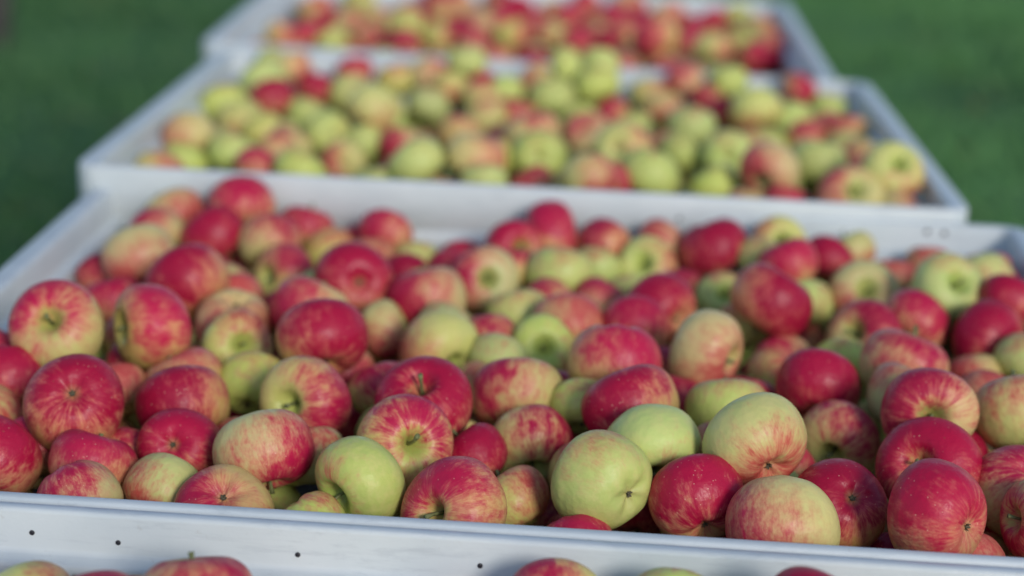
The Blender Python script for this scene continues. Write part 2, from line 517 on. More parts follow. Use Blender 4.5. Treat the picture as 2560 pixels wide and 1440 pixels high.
def calyx_mesh(seed, zb):
    R = random.Random(seed + 90)
    vs, fs = [], []
    for k in range(5):                     # five dried sepals round a small dark eye
        t = 2 * math.pi * k / 5 + R.uniform(-.2, .2)
        c, s = math.cos(t), math.sin(t)
        a = len(vs)
        for r0, w0, z0 in ((.006, .018, .002), (.022, .016, -.012), (.034, .006, -.026 - R.uniform(0, .014))):
            vs += [(c * r0 - s * w0, s * r0 + c * w0, zb + z0), (c * r0 + s * w0, s * r0 - c * w0, zb + z0), (c * (r0 - .004), s * (r0 - .004), zb + z0 - .006)]
        for q in (0, 3):
            fs += [(a + q, a + q + 3, a + q + 5, a + q + 2), (a + q + 2, a + q + 5, a + q + 4, a + q + 1), (a + q, a + q + 1, a + q + 4, a + q + 3)]
    a = len(vs)
    for i in range(8):
        t = 2 * math.pi * i / 8
        vs.append((.024 * math.cos(t), .024 * math.sin(t), zb - .004))
    vs.append((0, 0, zb - .016))
    fs += [(a + (i + 1) % 8, a + i, a + 8) for i in range(8)]
    me = bpy.data.meshes.new('calyx')
    me.from_pydata(vs, [], fs); me.materials.append(MAT_CALYX)
    return me

NSHAPE = 14
SHAPES = []
for k in range(NSHAPE):
    pair = []
    for nu, nv in ((44, 48), (22, 26)):
        vs, fs, zt, zb = apple_profile(k, nu, nv)
        me = bpy.data.meshes.new('apple')
        me.from_pydata(vs, [], fs); me.materials.append(MAT_SKIN); me.shade_smooth()
        pair.append(me)
    SHAPES.append((pair[0], pair[1], stem_mesh(k, zt), calyx_mesh(k, zb)))

# tone: ground colour, deep blush colour, how far the blush spreads
TONES = {
    'R': ((.56, .38, .12), (.39, .007, .042), .43),
    'r': ((.64, .49, .18), (.44, .012, .055), .20),
    'm': ((.61, .56, .19), (.42, .010, .054), -.02),
    'o': ((.64, .51, .19), (.50, .075, .065), -.06),
    'y': ((.60, .60, .17), (.46, .07, .05), -.26),
    'g': ((.53, .62, .16), (.46, .12, .06), -.60),
}
GROUPS = {1: 'apples in the nearest crate', 2: 'apples in the sharply focused crate',
          3: 'apples in the blurred middle crate', 4: 'apples in the farthest crate'}

# crate | x y z diameter (mm) | turn (quaternion x1000) | blush direction | tone | shape | parts | label
APPLES = '''1 -296 1284 -15 917 692 -208 115 682 -199 -564 801 13 2867|m|sk|red and yellow apple rising highest in the nearest crate, at the left
1 -19 1336 -26 836 334 524 710 -332 -549 -589 -593 11 4012|m|sk|half hidden red and yellow apple, just left of the pale green nearest-crate apple
1 78 1328 -23 871 88 72 -924 364 264 -534 -803 12 5906|g|sk|pale green apple just showing over the bottom edge, nearest crate
1 183 1297 -7 903 668 -70 442 595 -679 503 535 11 4119|R||half hidden deep red apple, just right of the pale green nearest-crate apple
1 -370 1258 -22 848 260 -297 221 892 -672 235 702 3 6492|r|sk|half hidden streaky red apple, just left of the highest nearest-crate apple
1 -435 1294 -41 879 481 645 592 57 238 785 572 12 2573|y|sk|half hidden yellow apple with faint blush, left of the highest nearest-crate apple
2 -545 1568 -29 861 7 432 774 -463 -518 -674 -527 7 5245|R|sk|deep red apple, just in front and left of the big red calyx-up apple
2 -459 1571 -34 838 802 -241 -32 -546 417 -329 848 1 8065|r|sk|streaky red apple, just in front of the big red calyx-up apple
2 -450 1500 -36 776 301 834 428 176 -668 80 -740 6 7893|m|sk|red and yellow apple, just in front of the big red calyx-up apple
2 -383 1545 -42 774 315 895 201 -246 -655 -6 756 5 2105|y|sk|yellow apple with faint blush, in front and right of the big red calyx-up apple
2 -385 1612 -30 822 353 -593 635 346 -799 -23 -601 5 7564|R|sk|deep red apple showing calyx, just in front and right of the big red calyx-up apple
2 -320 1502 -44 916 289 -762 -565 -130 -812 -567 -137 0 2468|r|sk|streaky red apple showing calyx, left of the smooth yellow front-left apple
2 -299 1578 -12 930 269 471 829 -136 -369 476 798 3 2974|m|sk|red and yellow apple, just in front and left of the apple with short side-facing stem
2 -490 1629 3 970 73 49 -900 -426 42 684 -728 5 6794|R|sk|big dark red apple with its calyx facing the camera, at the left end
2 -399 1691 -20 949 201 -239 254 915 417 875 247 5 2402|R|sk|deep red apple, just right of the big red calyx-up apple
2 -267 1639 -41 745 375 18 -194 -906 82 309 947 11 6984|y|sk|half hidden yellow apple with faint blush, just left of the smooth yellow front-left apple
2 -201 1530 -16 853 511 170 -760 364 433 229 872 13 420|g|sk|smooth yellow apple with a deep hollow at its lower left, by the near rim
2 -241 1488 -43 660 272 -315 879 -234 -380 -499 -779 9 4706|g|sk|half hidden plain yellow-green apple, just in front and left of the smooth yellow front-left apple
2 -171 1602 -7 916 672 286 466 -499 -810 367 458 2 9834|m|sk|red-ringed yellow apple with a long thin stem in its green hollow
2 -113 1498 -25 970 632 151 -570 503 830 73 553 8 3477|r|sk|mottled pink-red apple half sunk behind the near rim
2 -65 1582 -49 705 457 157 -400 -779 -304 943 -137 12 8240|y|sk|yellow apple with faint blush, just right of the mottled pink front apple
2 -56 1684 -34 882 420 818 -292 264 976 -199 -85 4 8326|m|sk|red and yellow apple showing stem hollow, just left of the broad speckled crimson apple
2 17 1538 -4 924 359 206 -661 -626 309 919 245 10 6237|g|sk|large smooth yellow-green apple with its hollow turned right, against the near rim
2 -4 1502 -49 660 302 339 868 -202 -573 -109 -812 8 2283|r|sk|half hidden streaky red apple, just in front of the large yellow-green front apple
2 60 1607 2 923 212 478 -700 487 -396 -199 897 9 390|g|sk|plain yellow-green apple showing stem hollow, just behind and right of the large yellow-green front apple
2 101 1537 -16 850 592 -184 -444 -647 830 276 484 9 9735|R|sk|dark crimson apple covered in pale speckles, against the near rim
2 173 1492 -13 970 370 928 7 48 -934 127 333 2 8816|m|sk|red and yellow apple, just right of the speckled crimson front apple
2 152 1580 24 966 784 -551 -73 277 185 211 -960 13 991|y|sk|biggest pale yellow apple, red streaked round its calyx at the bottom
2 230 1551 -19 870 101 -467 769 424 -434 618 -656 12 3309|R|sk|deep red apple showing calyx, just left of the largest glossy red apple
2 252 1747 -34 825 521 790 98 -308 -230 906 -354 13 7670|m|sk|red and yellow apple showing stem hollow, just right of the biggest pale yellow apple
2 320 1623 -7 950 72 -279 -431 855 -344 -715 609 13 7182|R|sk|deep red apple showing stem hollow, just behind the largest glossy red apple
2 304 1486 7 964 186 348 -623 -675 -95 995 7 7 1790|R|sk|largest glossy red apple, at the near rim on the right
2 327 1704 18 936 641 499 -379 444 599 788 142 10 5992|r|sk|red apple with starburst streaks round a greenish stem hollow, at the right
2 400 1607 -17 879 298 -939 -110 131 -257 -660 -706 8 7743|m|sk|half hidden red and yellow apple showing calyx, just right of the largest glossy red apple
2 406 1534 -13 770 472 621 -253 -573 140 -346 928 0 1953|m|sk|red and yellow apple showing stem hollow, just right of the largest glossy red apple
2 425 1750 5 897 917 -244 -156 -274 154 -455 877 6 7648|y|sk|yellow apple with faint blush, just right of the red starburst apple
2 -594 1675 -37 734 97 -662 712 -216 -104 -932 348 0 6944|y|sk|half hidden yellow apple with faint blush, just left of the big red calyx-up apple
2 -595 1746 -21 872 161 642 747 -61 -450 174 -876 9 1110|R|sk|half hidden deep red apple, just left of the big red calyx-up apple
2 -550 1781 23 970 842 459 126 -253 -691 334 641 6 4946|m|sk|red and yellow striped apple with stem showing, touching the left wall of the focused crate
2 -465 1834 11 950 378 664 10 -645 -548 646 -531 7 4438|r|sk|squarish streaky red apple with yellow lower left, near the left wall
2 -573 2068 -46 791 961 -147 -105 208 160 -343 926 9 268|r|sk|half hidden streaky red apple, just behind and left of the squarish streaky red apple
2 -421 1788 -32 857 780 -206 -180 563 -72 -593 802 7 5236|o|sk|half hidden orange-blushed apple, just in front and right of the squarish streaky red apple
2 -487 1765 -37 673 109 -302 270 908 -652 510 561 1 646|o|sk|half hidden orange-blushed apple, just right of the big red calyx-up apple
2 -387 1893 -26 802 822 527 176 128 316 814 488 1 8725|y|sk|yellow apple with faint blush showing stem hollow, just left of the tall dark red apple
2 -406 1963 -24 835 9 545 -824 -153 617 -533 579 9 1370|r|sk|streaky red apple showing calyx, just in front and right of the wide crimson left apple
2 -349 1793 -31 748 524 -169 390 738 -716 -81 693 7 6361|g|sk|plain yellow-green apple, just left of the apple with short side-facing stem
2 -279 1702 -10 926 412 522 331 -670 -207 944 -259 7 2814|m|sk|yellow apple with red right side, its short stem pointing at the camera
2 -284 1826 13 970 353 -298 303 833 -881 -115 460 13 2612|R|sk|tall dark red apple with yellow left edge, standing high left of centre
2 -467 2009 5 968 10 -361 260 896 252 710 657 11 3803|R|sk|wide crimson apple with a yellow streak, behind the squarish streaky one near the left wall
2 -554 2130 -7 890 791 -395 -63 462 -164 310 -936 2 4623|o|sk|orange-blushed apple, just behind and left of the wide crimson left apple
2 -499 2282 -18 877 258 733 573 261 -117 743 -659 11 7153|R|sk|purple-red apple near the far left corner of the focused crate
2 -475 2352 7 869 333 925 107 150 200 698 -688 2 8784|r|sk|streaky red apple, just behind and right of the purple-red far-left apple
2 -566 2356 -15 842 312 916 135 215 854 233 466 4 7074|o|sk|half hidden orange-blushed apple, just behind and left of the purple-red far-left apple
2 -573 2285 -21 770 195 -263 875 -357 720 -394 -571 6 5134|m|sk|red and yellow apple, just left of the purple-red far-left apple
2 -421 2269 -17 803 20 233 -891 389 -236 -804 -545 3 1173|m|sk|red and yellow apple, just right of the purple-red far-left apple
2 -389 2354 -24 732 607 -179 -88 -769 432 -68 899 6 8277|r|sk|streaky red apple, just behind and left of the red apple with open calyx
2 -390 2206 -42 803 600 657 -22 -456 -237 953 -188 9 1428|m|sk|red and yellow apple showing stem hollow, just left of the red apple with open calyx
2 -321 1971 -8 883 702 -277 -2 -656 339 -844 -416 0 237|r|sk|half hidden streaky red apple, just behind and left of the tall dark red apple
2 -349 2303 -39 762 290 948 -2 128 668 454 -589 7 4961|y|sk|yellow apple with faint blush, just behind and left of the red apple with open calyx
2 -287 2090 -5 920 311 -112 -767 -550 613 689 -388 13 4327|R|sk|red apple with a round open calyx hollow facing the camera
2 -278 2321 -15 731 894 -372 185 168 -835 -413 362 4 8452|r|sk|streaky red apple, just behind and right of the red apple with open calyx
2 -314 2357 -43 689 345 853 361 -149 -595 590 -546 7 8097|R|sk|half hidden deep red apple, just behind the red apple with open calyx
2 -292 2264 -38 738 244 637 702 -204 -576 479 -663 0 2078|y|sk|yellow apple with faint blush, just behind and right of the red apple with open calyx
2 -241 2231 -39 660 2 195 -927 321 200 -730 -653 4 5907|R|sk|half hidden deep red apple, just right of the red apple with open calyx
2 -235 2290 -39 660 255 959 -120 40 125 518 -846 5 7326|g|sk|half hidden plain yellow-green apple, just right of the red apple with open calyx
2 -240 2014 -40 712 830 -138 522 -141 919 -265 -292 1 409|m|sk|red and yellow apple, just right of the tall dark red apple
2 -197 2071 -19 927 318 100 -159 -929 956 -174 238 0 5007|r|sk|streaky red apple, just in front and left of the red apple with pale patch
2 -169 1926 -28 911 317 -88 775 -539 982 -180 -48 9 4293|y|sk|yellow apple with faint blush showing stem hollow, just behind the apple with wide top hollow
2 -168 2006 -30 699 728 -384 -57 -565 510 -523 684 8 467|g|sk|plain yellow-green apple, just in front and left of the red apple with pale patch
2 -137 2167 -21 852 802 513 236 -193 -953 -167 254 8 1311|m|sk|glossy red apple with a pale yellow patch beside its stem
2 -118 1974 -26 660 65 521 -813 250 384 -306 -871 9 50|m|sk|half hidden red and yellow apple, just left of the green apple with centre hollow
2 -102 1912 -29 660 355 735 -566 117 552 425 -717 3 1155|g|sk|plain yellow-green apple, just left of the green apple with centre hollow
2 -55 1955 -32 792 128 108 -501 849 -878 -312 362 10 7229|g|sk|pale green apple with a small dark hollow in its middle
2 -113 1857 -40 660 226 830 -509 17 219 382 -898 13 8463|y|sk|half hidden yellow apple with faint blush, just right of the apple with wide top hollow
2 -218 1797 -30 660 390 161 -295 -857 -52 603 796 9 9152|m|sk|red and yellow apple, just left of the apple with wide top hollow
2 -160 1684 0 963 824 248 93 -501 -443 301 844 6 2703|R|sk|purple-red apple with its wide stem hollow open at the top
2 -73 1765 -15 935 591 -182 220 754 -236 907 349 7 8061|m|sk|red and yellow apple, just in front and left of the green apple with centre hollow
2 -106 1640 -31 660 633 -375 -134 664 -434 -611 662 2 1466|R|sk|deep red apple, just behind the mottled pink front apple
2 -7 1741 -12 660 923 -384 -15 -4 -24 -684 729 3 4319|g|sk|plain yellow-green apple, just left of the broad speckled crimson apple
2 41 1690 8 964 404 -327 119 846 -23 702 712 5 4730|R|sk|broad crimson apple with fine pale speckles, behind the pale green one
2 23 1800 17 950 138 719 670 -124 -315 589 -745 9 2219|r|sk|streaky red apple, just behind the broad speckled crimson apple
2 121 1889 3 926 68 -640 410 -646 -199 563 802 1 7576|o|sk|orange-streaked yellow apple with stem at its right side
2 202 2055 11 970 10 -889 -366 274 191 825 -532 3 4415|R|sk|deep red apple with a yellow left side, below the high dark red one
2 250 2171 -26 753 180 531 817 -132 -737 662 134 8 3217|g|sk|plain yellow-green apple, just right of the deep red half-yellow apple
2 147 2313 -4 915 185 945 251 101 -88 533 -842 8 8847|R|sk|round dark red apple standing high near the far rim
2 77 2084 -19 896 422 -642 193 610 -809 388 441 11 5676|R|sk|deep red apple showing calyx, just behind and left of the orange-streaked apple
2 47 2017 -21 790 486 -132 -407 -762 731 467 498 2 6166|r|sk|streaky red apple, just left of the orange-streaked apple
2 -31 2027 -25 905 84 -128 931 -331 -462 -679 -570 7 5798|o|sk|orange-blushed apple, just behind and right of the green apple with centre hollow
2 -89 2081 -36 762 115 -211 236 941 -416 421 806 9 8774|g|sk|plain yellow-green apple, just behind and left of the green apple with centre hollow
2 -46 2202 -18 843 112 -157 -225 -955 400 411 819 8 5488|g|sk|plain yellow-green apple, just right of the red apple with pale patch
2 -56 2137 -35 682 404 392 -810 166 898 383 -216 6 8028|m|sk|half hidden red and yellow apple, just behind the green apple with centre hollow
2 -2 2270 -31 663 659 -268 -26 -702 444 -362 820 2 8559|g|sk|plain yellow-green apple, right of the red apple with pale patch
2 8 2327 -9 733 167 916 232 -281 -848 30 -529 5 7056|r|sk|streaky red apple, left of the high dark red apple
2 -65 2341 -6 870 388 -679 164 -601 717 -696 -37 7 3179|r|sk|streaky red apple, just behind and right of the red apple with pale patch
2 -109 2287 -13 747 676 569 -82 460 200 963 180 11 8423|R|sk|deep red apple showing stem hollow, behind the green apple with centre hollow
2 -180 2348 -51 660 2 230 -921 315 193 -596 -779 1 3368|r|sk|half hidden streaky red apple, just behind and left of the red apple with pale patch
2 -186 2261 -45 660 831 -272 333 354 -775 -214 595 2 5179|r|sk|half hidden streaky red apple, just left of the red apple with pale patch
2 -105 2228 -22 660 122 677 724 -55 -286 43 -957 11 9055|m|sk|half hidden red and yellow apple, just right of the red apple with pale patch
2 5 2160 -34 660 10 866 417 -276 -530 -238 -814 4 7315|r|sk|streaky red apple, just behind and right of the green apple with centre hollow
2 40 2207 -42 660 117 836 -513 155 373 103 -922 12 8276|g|sk|half hidden plain yellow-green apple, behind and left of the orange-streaked apple
2 64 2284 -29 806 828 502 -25 -246 927 368 73 5 5370|y|sk|yellow apple with faint blush showing stem hollow, just left of the high dark red apple
2 82 2346 -10 668 131 -375 -855 333 281 -898 -337 7 5827|o|sk|orange-blushed apple, just left of the high dark red apple
2 156 2200 -39 693 679 300 296 -601 -753 -27 657 6 7198|g|sk|plain yellow-green apple showing stem hollow, just left of the deep red half-yellow apple
2 232 2337 -3 737 812 422 253 -315 -587 -806 73 2 3872|y|sk|yellow apple with faint blush showing stem hollow, just right of the high dark red apple
2 207 2283 -8 660 908 -284 287 -110 -510 -614 602 10 5867|g|sk|plain yellow-green apple, just right of the high dark red apple
2 236 2229 3 750 83 -239 120 960 -398 412 819 6 8482|r|sk|streaky red apple, just behind and right of the deep red half-yellow apple
2 290 2295 -8 660 887 -317 319 106 -698 -603 387 6 8126|R|sk|deep red apple, just behind and right of the deep red half-yellow apple
2 328 2340 -10 660 242 -279 97 924 -217 254 -943 12 1545|y|sk|yellow apple with faint blush, behind and right of the deep red half-yellow apple
2 328 2195 -21 867 47 41 481 -874 111 990 81 13 1518|m|sk|red and yellow apple showing stem hollow, just left of the pale apple with red-rimmed hollow
2 379 2307 -31 660 774 -130 -89 -613 479 243 843 3 8188|o|sk|half hidden orange-blushed apple, just left of the pale apple with red-rimmed hollow
2 428 2337 -19 660 8 172 -972 160 -223 -534 -816 7 8150|o|sk|half hidden orange-blushed apple, just behind and left of the pale apple with red-rimmed hollow
2 414 2128 12 902 666 163 394 -612 -596 62 800 1 1089|g|sk|pale yellow-green apple with a red-rimmed stem hollow, near the right wall
2 464 2183 9 784 349 425 822 -146 -115 -61 991 3 9979|y|sk|half hidden yellow apple with faint blush, just right of the pale apple with red-rimmed hollow
2 494 2292 -9 660 297 54 -143 -943 -405 822 401 13 7343|o|sk|half hidden orange-blushed apple, just behind and right of the pale apple with red-rimmed hollow
2 492 2235 -9 660 290 197 -895 276 761 -441 -476 7 7309|R||half hidden deep red apple, just right of the pale apple with red-rimmed hollow
2 483 2104 9 756 928 -309 208 -5 -487 -692 533 1 4039|R|sk|half hidden deep red apple, just behind and right of the dark red right-wall apple
2 309 2030 -20 889 848 346 -384 119 975 -217 46 13 5476|r|sk|streaky red apple showing stem hollow, just behind and right of the round bright red apple
2 372 2072 -10 805 315 894 115 -297 -271 690 -671 13 2107|r|sk|streaky red apple, just in front and left of the pale apple with red-rimmed hollow
2 451 2039 -16 911 634 -682 -272 243 -380 -855 354 13 2327|R|sk|dark red apple leaning over a dark gap beside the right wall
2 482 1976 -15 709 175 949 -176 -196 -418 417 -807 12 881|g|sk|half hidden plain yellow-green apple, just in front and right of the dark red right-wall apple
2 279 1969 -31 709 382 914 -61 125 184 690 -700 13 4247|g|sk|half hidden plain yellow-green apple, just behind and right of the round bright red apple
2 327 1869 4 920 906 -167 119 -369 237 -190 953 2 9113|m|sk|red and yellow apple, just behind and left of the red starburst apple
2 218 2019 -51 711 446 875 62 179 -957 215 -195 2 6273|r|sk|half hidden streaky red apple, just behind and left of the round bright red apple
2 205 1960 -46 660 220 875 -370 -222 -290 582 -760 3 2778|y|sk|yellow apple with faint blush, just left of the round bright red apple
2 235 1825 -8 872 871 -404 108 258 -532 -661 529 8 7015|R|sk|round bright red apple behind the green and red striped one
2 428 1981 -45 714 146 -51 -281 -947 888 -220 -404 7 718|o|sk|half hidden orange-blushed apple, just in front of the dark red right-wall apple
2 425 1911 -39 660 217 358 -839 347 381 -713 -589 0 5783|o|sk|half hidden orange-blushed apple, just right of the red starburst apple
2 321 1790 -3 854 71 176 135 972 420 264 868 11 8705|y|sk|half hidden yellow apple with faint blush, just left of the red starburst apple
2 139 1756 -16 861 204 3 -259 -944 153 430 890 11 5830|g|sk|half hidden plain yellow-green apple, just behind and left of the biggest pale yellow apple
2 168 1857 -39 660 911 -206 -48 -354 536 -76 841 8 4146|r|sk|half hidden streaky red apple, just behind the biggest pale yellow apple
2 91 1848 -41 660 325 -23 252 911 -524 174 834 10 7239|r|sk|half hidden streaky red apple, just right of the broad speckled crimson apple
3 -639 2576 -17 790 104 401 824 -386 -736 666 -121 8 6353|o||half hidden orange-blushed apple, just in front and left of the orange-red left-wall apple
3 -632 2699 -30 733 615 -45 306 726 -520 363 773 13 6402|g||plain yellow-green apple, just in front of the orange-red left-wall apple
3 -639 2758 -2 838 31 -404 866 -293 901 359 245 6 8340|o||orange-red apple beside the left wall of the middle crate
3 -560 2714 -16 801 781 -295 65 -546 310 -531 788 8 3907|g||plain yellow-green apple, just right of the orange-red left-wall apple
3 -651 3197 -35 707 953 -81 38 -290 -433 -896 -98 3 1817|o||half hidden orange-blushed apple, just left of the left vivid red apple
3 -644 3053 -17 833 352 869 327 116 -82 760 -644 13 3972|g||plain yellow-green apple, just left of the left vivid red apple
3 -607 2995 -28 802 138 401 904 -59 -184 -278 943 0 8184|y||yellow apple with faint blush, just in front and left of the left vivid red apple
3 -602 3179 0 832 399 -420 73 812 -818 -144 557 9 6876|g||plain yellow-green apple, just behind and left of the left vivid red apple
3 -575 3117 -19 820 533 -339 112 768 -836 -108 537 6 230|R||pinkish red apple, left one of the two vivid red apples in the middle crate
3 -521 3256 -21 735 149 274 -947 80 427 -339 -838 3 5801|R||scarlet apple, right one of the two vivid red apples in the middle crate
3 -462 3317 -2 693 114 67 -258 -957 -37 622 782 4 3448|R||deep red apple, just right of the right vivid red apple
3 -568 3279 10 703 68 972 -168 151 954 -190 230 11 9306|o||orange-blushed apple, just behind and left of the right vivid red apple
3 -608 3320 3 693 467 323 -818 96 871 21 -491 9 1036|g||half hidden plain yellow-green apple, just behind the left vivid red apple
3 -560 2952 -37 726 249 135 947 -155 -174 -28 984 2 3685|y||yellow apple with faint blush, just in front of the left vivid red apple
3 -513 3100 -39 719 936 -234 101 -242 -8 -568 823 6 4304|g||plain yellow-green apple, just in front of the right vivid red apple
3 -455 2968 -37 784 455 -762 163 430 472 -585 -660 6 9548|g|k|plain yellow-green apple showing calyx, just in front of the right vivid red apple
3 -489 2803 -18 693 919 -121 329 179 -661 -199 724 13 2013|y||half hidden yellow apple with faint blush, just in front of the left vivid red apple
3 -458 3241 -23 781 91 233 958 -141 -955 286 85 0 7778|y||yellow apple with faint blush, just right of the right vivid red apple
3 -382 2985 9 865 284 843 -441 -121 431 -322 843 0 4624|y||yellow apple with faint blush, right of the right vivid red apple
3 -439 2603 -10 805 262 935 -146 -188 -237 611 -755 13 6209|g||plain yellow-green apple, in front of the left vivid red apple
3 -410 2838 -52 743 82 -216 758 610 871 365 -330 11 2958|m|k|red and yellow apple showing calyx, left of the plump near-rim apple
3 -389 2948 -47 717 308 -339 225 860 -754 253 606 5 8840|g||plain yellow-green apple, just left of the plump near-rim apple
3 -508 2641 -17 693 353 897 -249 -94 64 725 -686 9 1429|r||streaky red apple, in front and right of the orange-red left-wall apple
3 -500 2745 -17 693 299 872 292 256 217 734 -643 8 3260|o||orange-blushed apple, just in front of the left vivid red apple
3 -269 2590 16 845 369 -422 -20 828 -734 -266 625 13 1110|g||plump yellow-green apple against the near rim of the middle crate
3 -328 2927 -41 762 705 -177 -54 -685 374 -897 -238 3 4629|r||streaky red apple, just behind and left of the plump near-rim apple
3 -315 3218 -36 787 306 -251 -249 -884 653 360 666 4 303|g||plain yellow-green apple, in front and left of the yellow far-rim apple
3 -385 3321 -14 733 924 -43 -146 -350 379 -84 922 2 5069|y||yellow apple with faint blush, left of the yellow far-rim apple
3 -325 3320 -2 777 215 418 -836 284 -356 -933 -40 2 4824|o||orange-blushed apple, just left of the yellow far-rim apple
3 -282 3276 -14 693 872 -146 210 418 120 -301 -946 0 3169|m||red and yellow apple, just in front and left of the yellow far-rim apple
3 -257 3324 26 714 974 -162 -117 -105 263 -430 864 8 4610|g||yellow apple standing up against the far rim of the middle crate
3 -228 3299 -17 693 579 22 -439 -687 708 571 415 12 4616|R||half hidden deep red apple, just in front and right of the yellow far-rim apple
3 -221 3224 -22 733 907 -314 282 16 -520 -653 551 9 5849|y||yellow apple with faint blush, just in front of the yellow far-rim apple
3 -181 3266 -17 701 603 -777 -16 182 803 -215 -556 0 4703|g|k|plain yellow-green apple showing calyx, in front and right of the yellow far-rim apple
3 -236 2954 -25 794 851 -247 71 -457 180 -550 815 10 5670|m||red and yellow apple, just behind and right of the plump near-rim apple
3 -210 3163 -36 759 184 54 972 -133 -350 -357 -866 13 3791|y||yellow apple with faint blush, behind and left of the green apple with dark spot
3 -185 2616 24 871 154 261 -950 70 -632 -714 -300 3 8402|o||orange-blushed apple, just right of the plump near-rim apple
3 -98 2739 0 842 586 -791 -150 -92 267 -882 -389 0 9387|g|k|green apple with a dark calyx spot, near rim of the middle crate
3 -113 2810 16 867 909 -133 -53 391 -114 -327 938 10 5194|m||red and yellow apple, just behind the green apple with dark spot
3 -106 2687 -34 723 244 830 472 170 -41 570 -821 8 1168|r||streaky red apple, just in front of the green apple with dark spot
3 -158 3201 -42 761 821 -47 203 531 -497 117 860 11 5618|r||half hidden streaky red apple, just behind and left of the green apple with dark spot
3 -126 3297 -5 807 809 162 535 183 -526 -199 -827 12 8261|o||orange-blushed apple, right of the yellow far-rim apple
3 -98 3232 -11 838 204 873 -423 134 465 348 -814 0 3639|g||plain yellow-green apple, just behind the green apple with dark spot
3 -78 3328 28 693 462 -483 -618 413 30 -984 -176 13 9547|g||plain yellow-green apple, farther right of the yellow far-rim apple
3 -15 3329 35 697 2 -240 -930 280 -148 -647 -748 8 3943|g||plain yellow-green apple, farther behind and right of the green apple with dark spot
3 -21 3273 6 835 375 663 643 -81 -700 325 -636 8 1972|g||plain yellow-green apple, behind and right of the green apple with dark spot
3 5 3232 -38 732 271 -169 924 -212 564 -264 -783 9 3742|R||deep red apple, behind and right of the green apple with dark spot
3 -32 3011 -24 806 204 -441 -729 -483 814 -11 -581 1 5923|m|k|red and yellow apple showing calyx, farther in front and right of the yellow far-rim apple
3 -168 2556 0 693 773 -187 73 602 -421 -188 888 8 6408|g||plain yellow-green apple, in front and left of the green apple with dark spot
3 -20 2570 11 811 13 -201 302 932 -890 181 -419 11 488|m||red and yellow apple, just in front and right of the green apple with dark spot
3 7 2626 -6 693 621 660 -252 341 679 -591 435 6 775|r|s|half hidden streaky red apple showing stem hollow, right of the green apple with dark spot
3 26 2704 25 876 310 -223 783 491 -924 237 -301 9 9066|y|k|yellow apple with faint blush showing calyx, right of the green apple with dark spot
3 67 2648 6 863 214 736 -642 -22 316 408 -856 6 6567|g||plain yellow-green apple, right of the green apple with dark spot
3 120 2887 -19 693 934 -268 189 -142 -301 -644 703 7 2586|g||plain yellow-green apple, left of the largest orange-red apple
3 139 2991 1 838 215 6 141 966 -30 402 915 5 7814|g||plain yellow-green apple, left of the tall orange-based apple
3 98 3270 -28 761 234 861 444 -81 181 429 885 1 4550|m||red and yellow apple, left of the tall orange-based apple
3 76 3327 -15 730 80 809 576 -90 -35 995 -96 8 7801|m||red and yellow apple, farther left of the tall orange-based apple
3 137 3326 13 693 238 -219 118 939 377 664 646 11 121|r||streaky red apple, behind and left of the tall orange-based apple
3 181 3298 -19 693 261 903 -194 -280 -593 420 687 9 1379|R||deep red apple, farther left of the red far-corner apple
3 216 3331 14 693 815 -66 -79 -571 301 -143 943 0 9097|g||plain yellow-green apple, just behind and left of the tall orange-based apple
3 211 3247 -24 693 187 586 -778 128 694 21 -720 5 4836|R||deep red apple, just left of the tall orange-based apple
3 257 3185 -5 913 377 872 297 94 -228 -310 923 2 4843|y||tall yellow apple with an orange base, standing high in the middle crate
3 342 3333 5 693 908 -83 352 213 367 -763 533 5 6123|R||bright red apple by the far right corner of the middle crate
3 323 3180 -21 730 670 -733 -118 2 832 35 -553 2 1144|g|k|plain yellow-green apple showing calyx, just in front of the red far-corner apple
3 339 3102 -27 693 46 -67 974 -212 93 -639 -763 5 9294|r||streaky red apple, just behind and right of the largest orange-red apple
3 192 2841 -8 825 72 -84 741 663 -133 969 -209 3 4014|g|k|plain yellow-green apple showing calyx, just left of the largest orange-red apple
3 168 2694 -22 787 750 -266 -134 591 -212 -503 838 12 15|g||plain yellow-green apple, just left of the largest orange-red apple
3 241 2639 23 901 454 852 27 -261 -785 -125 606 13 3243|r|s|largest orange-red apple near the front of the middle crate
3 319 2725 18 852 932 -96 126 327 391 -898 202 3 5406|g||plain yellow-green apple, just right of the largest orange-red apple
3 396 3307 -23 728 936 -258 -12 -240 106 -610 785 8 9058|g||plain yellow-green apple, just in front and right of the red far-corner apple
3 407 3111 -21 775 751 -160 122 629 -494 470 731 11 351|o||orange-blushed apple, just behind and left of the yellow right-rim apple
3 401 3047 -42 770 203 -275 595 727 -551 832 59 11 8654|g|k|half hidden plain yellow-green apple showing calyx, just left of the yellow right-rim apple
3 350 2563 2 982 182 97 -369 906 923 134 362 9 5260|m|s|red and yellow apple showing stem hollow, right of the largest orange-red apple
3 409 2599 38 890 891 416 39 176 189 -978 89 6 2828|y|s|yellow apple resting high against the right rim of the middle crate
3 412 2923 -23 723 220 -364 -168 -889 668 -328 -668 0 4916|m||half hidden red and yellow apple, just left of the yellow right-rim apple
3 378 3167 -30 700 795 -391 -107 451 -102 -942 319 7 991|m||half hidden red and yellow apple, in front and right of the red far-corner apple
3 418 2554 -5 693 572 177 250 761 -676 -485 555 3 9685|o||half hidden orange-blushed apple, just in front of the yellow right-rim apple
3 265 2605 -20 717 867 -159 42 -470 85 -422 903 0 3631|r||half hidden streaky red apple, just in front of the largest orange-red apple
3 414 2817 -18 693 391 669 -631 7 549 594 -588 9 4161|r||half hidden streaky red apple, just left of the yellow right-rim apple
4 -680 4231 -42 801 419 77 -149 -892 107 442 890 8 239|o||orange-blushed apple, just behind and left of the crimson far-crate left apple
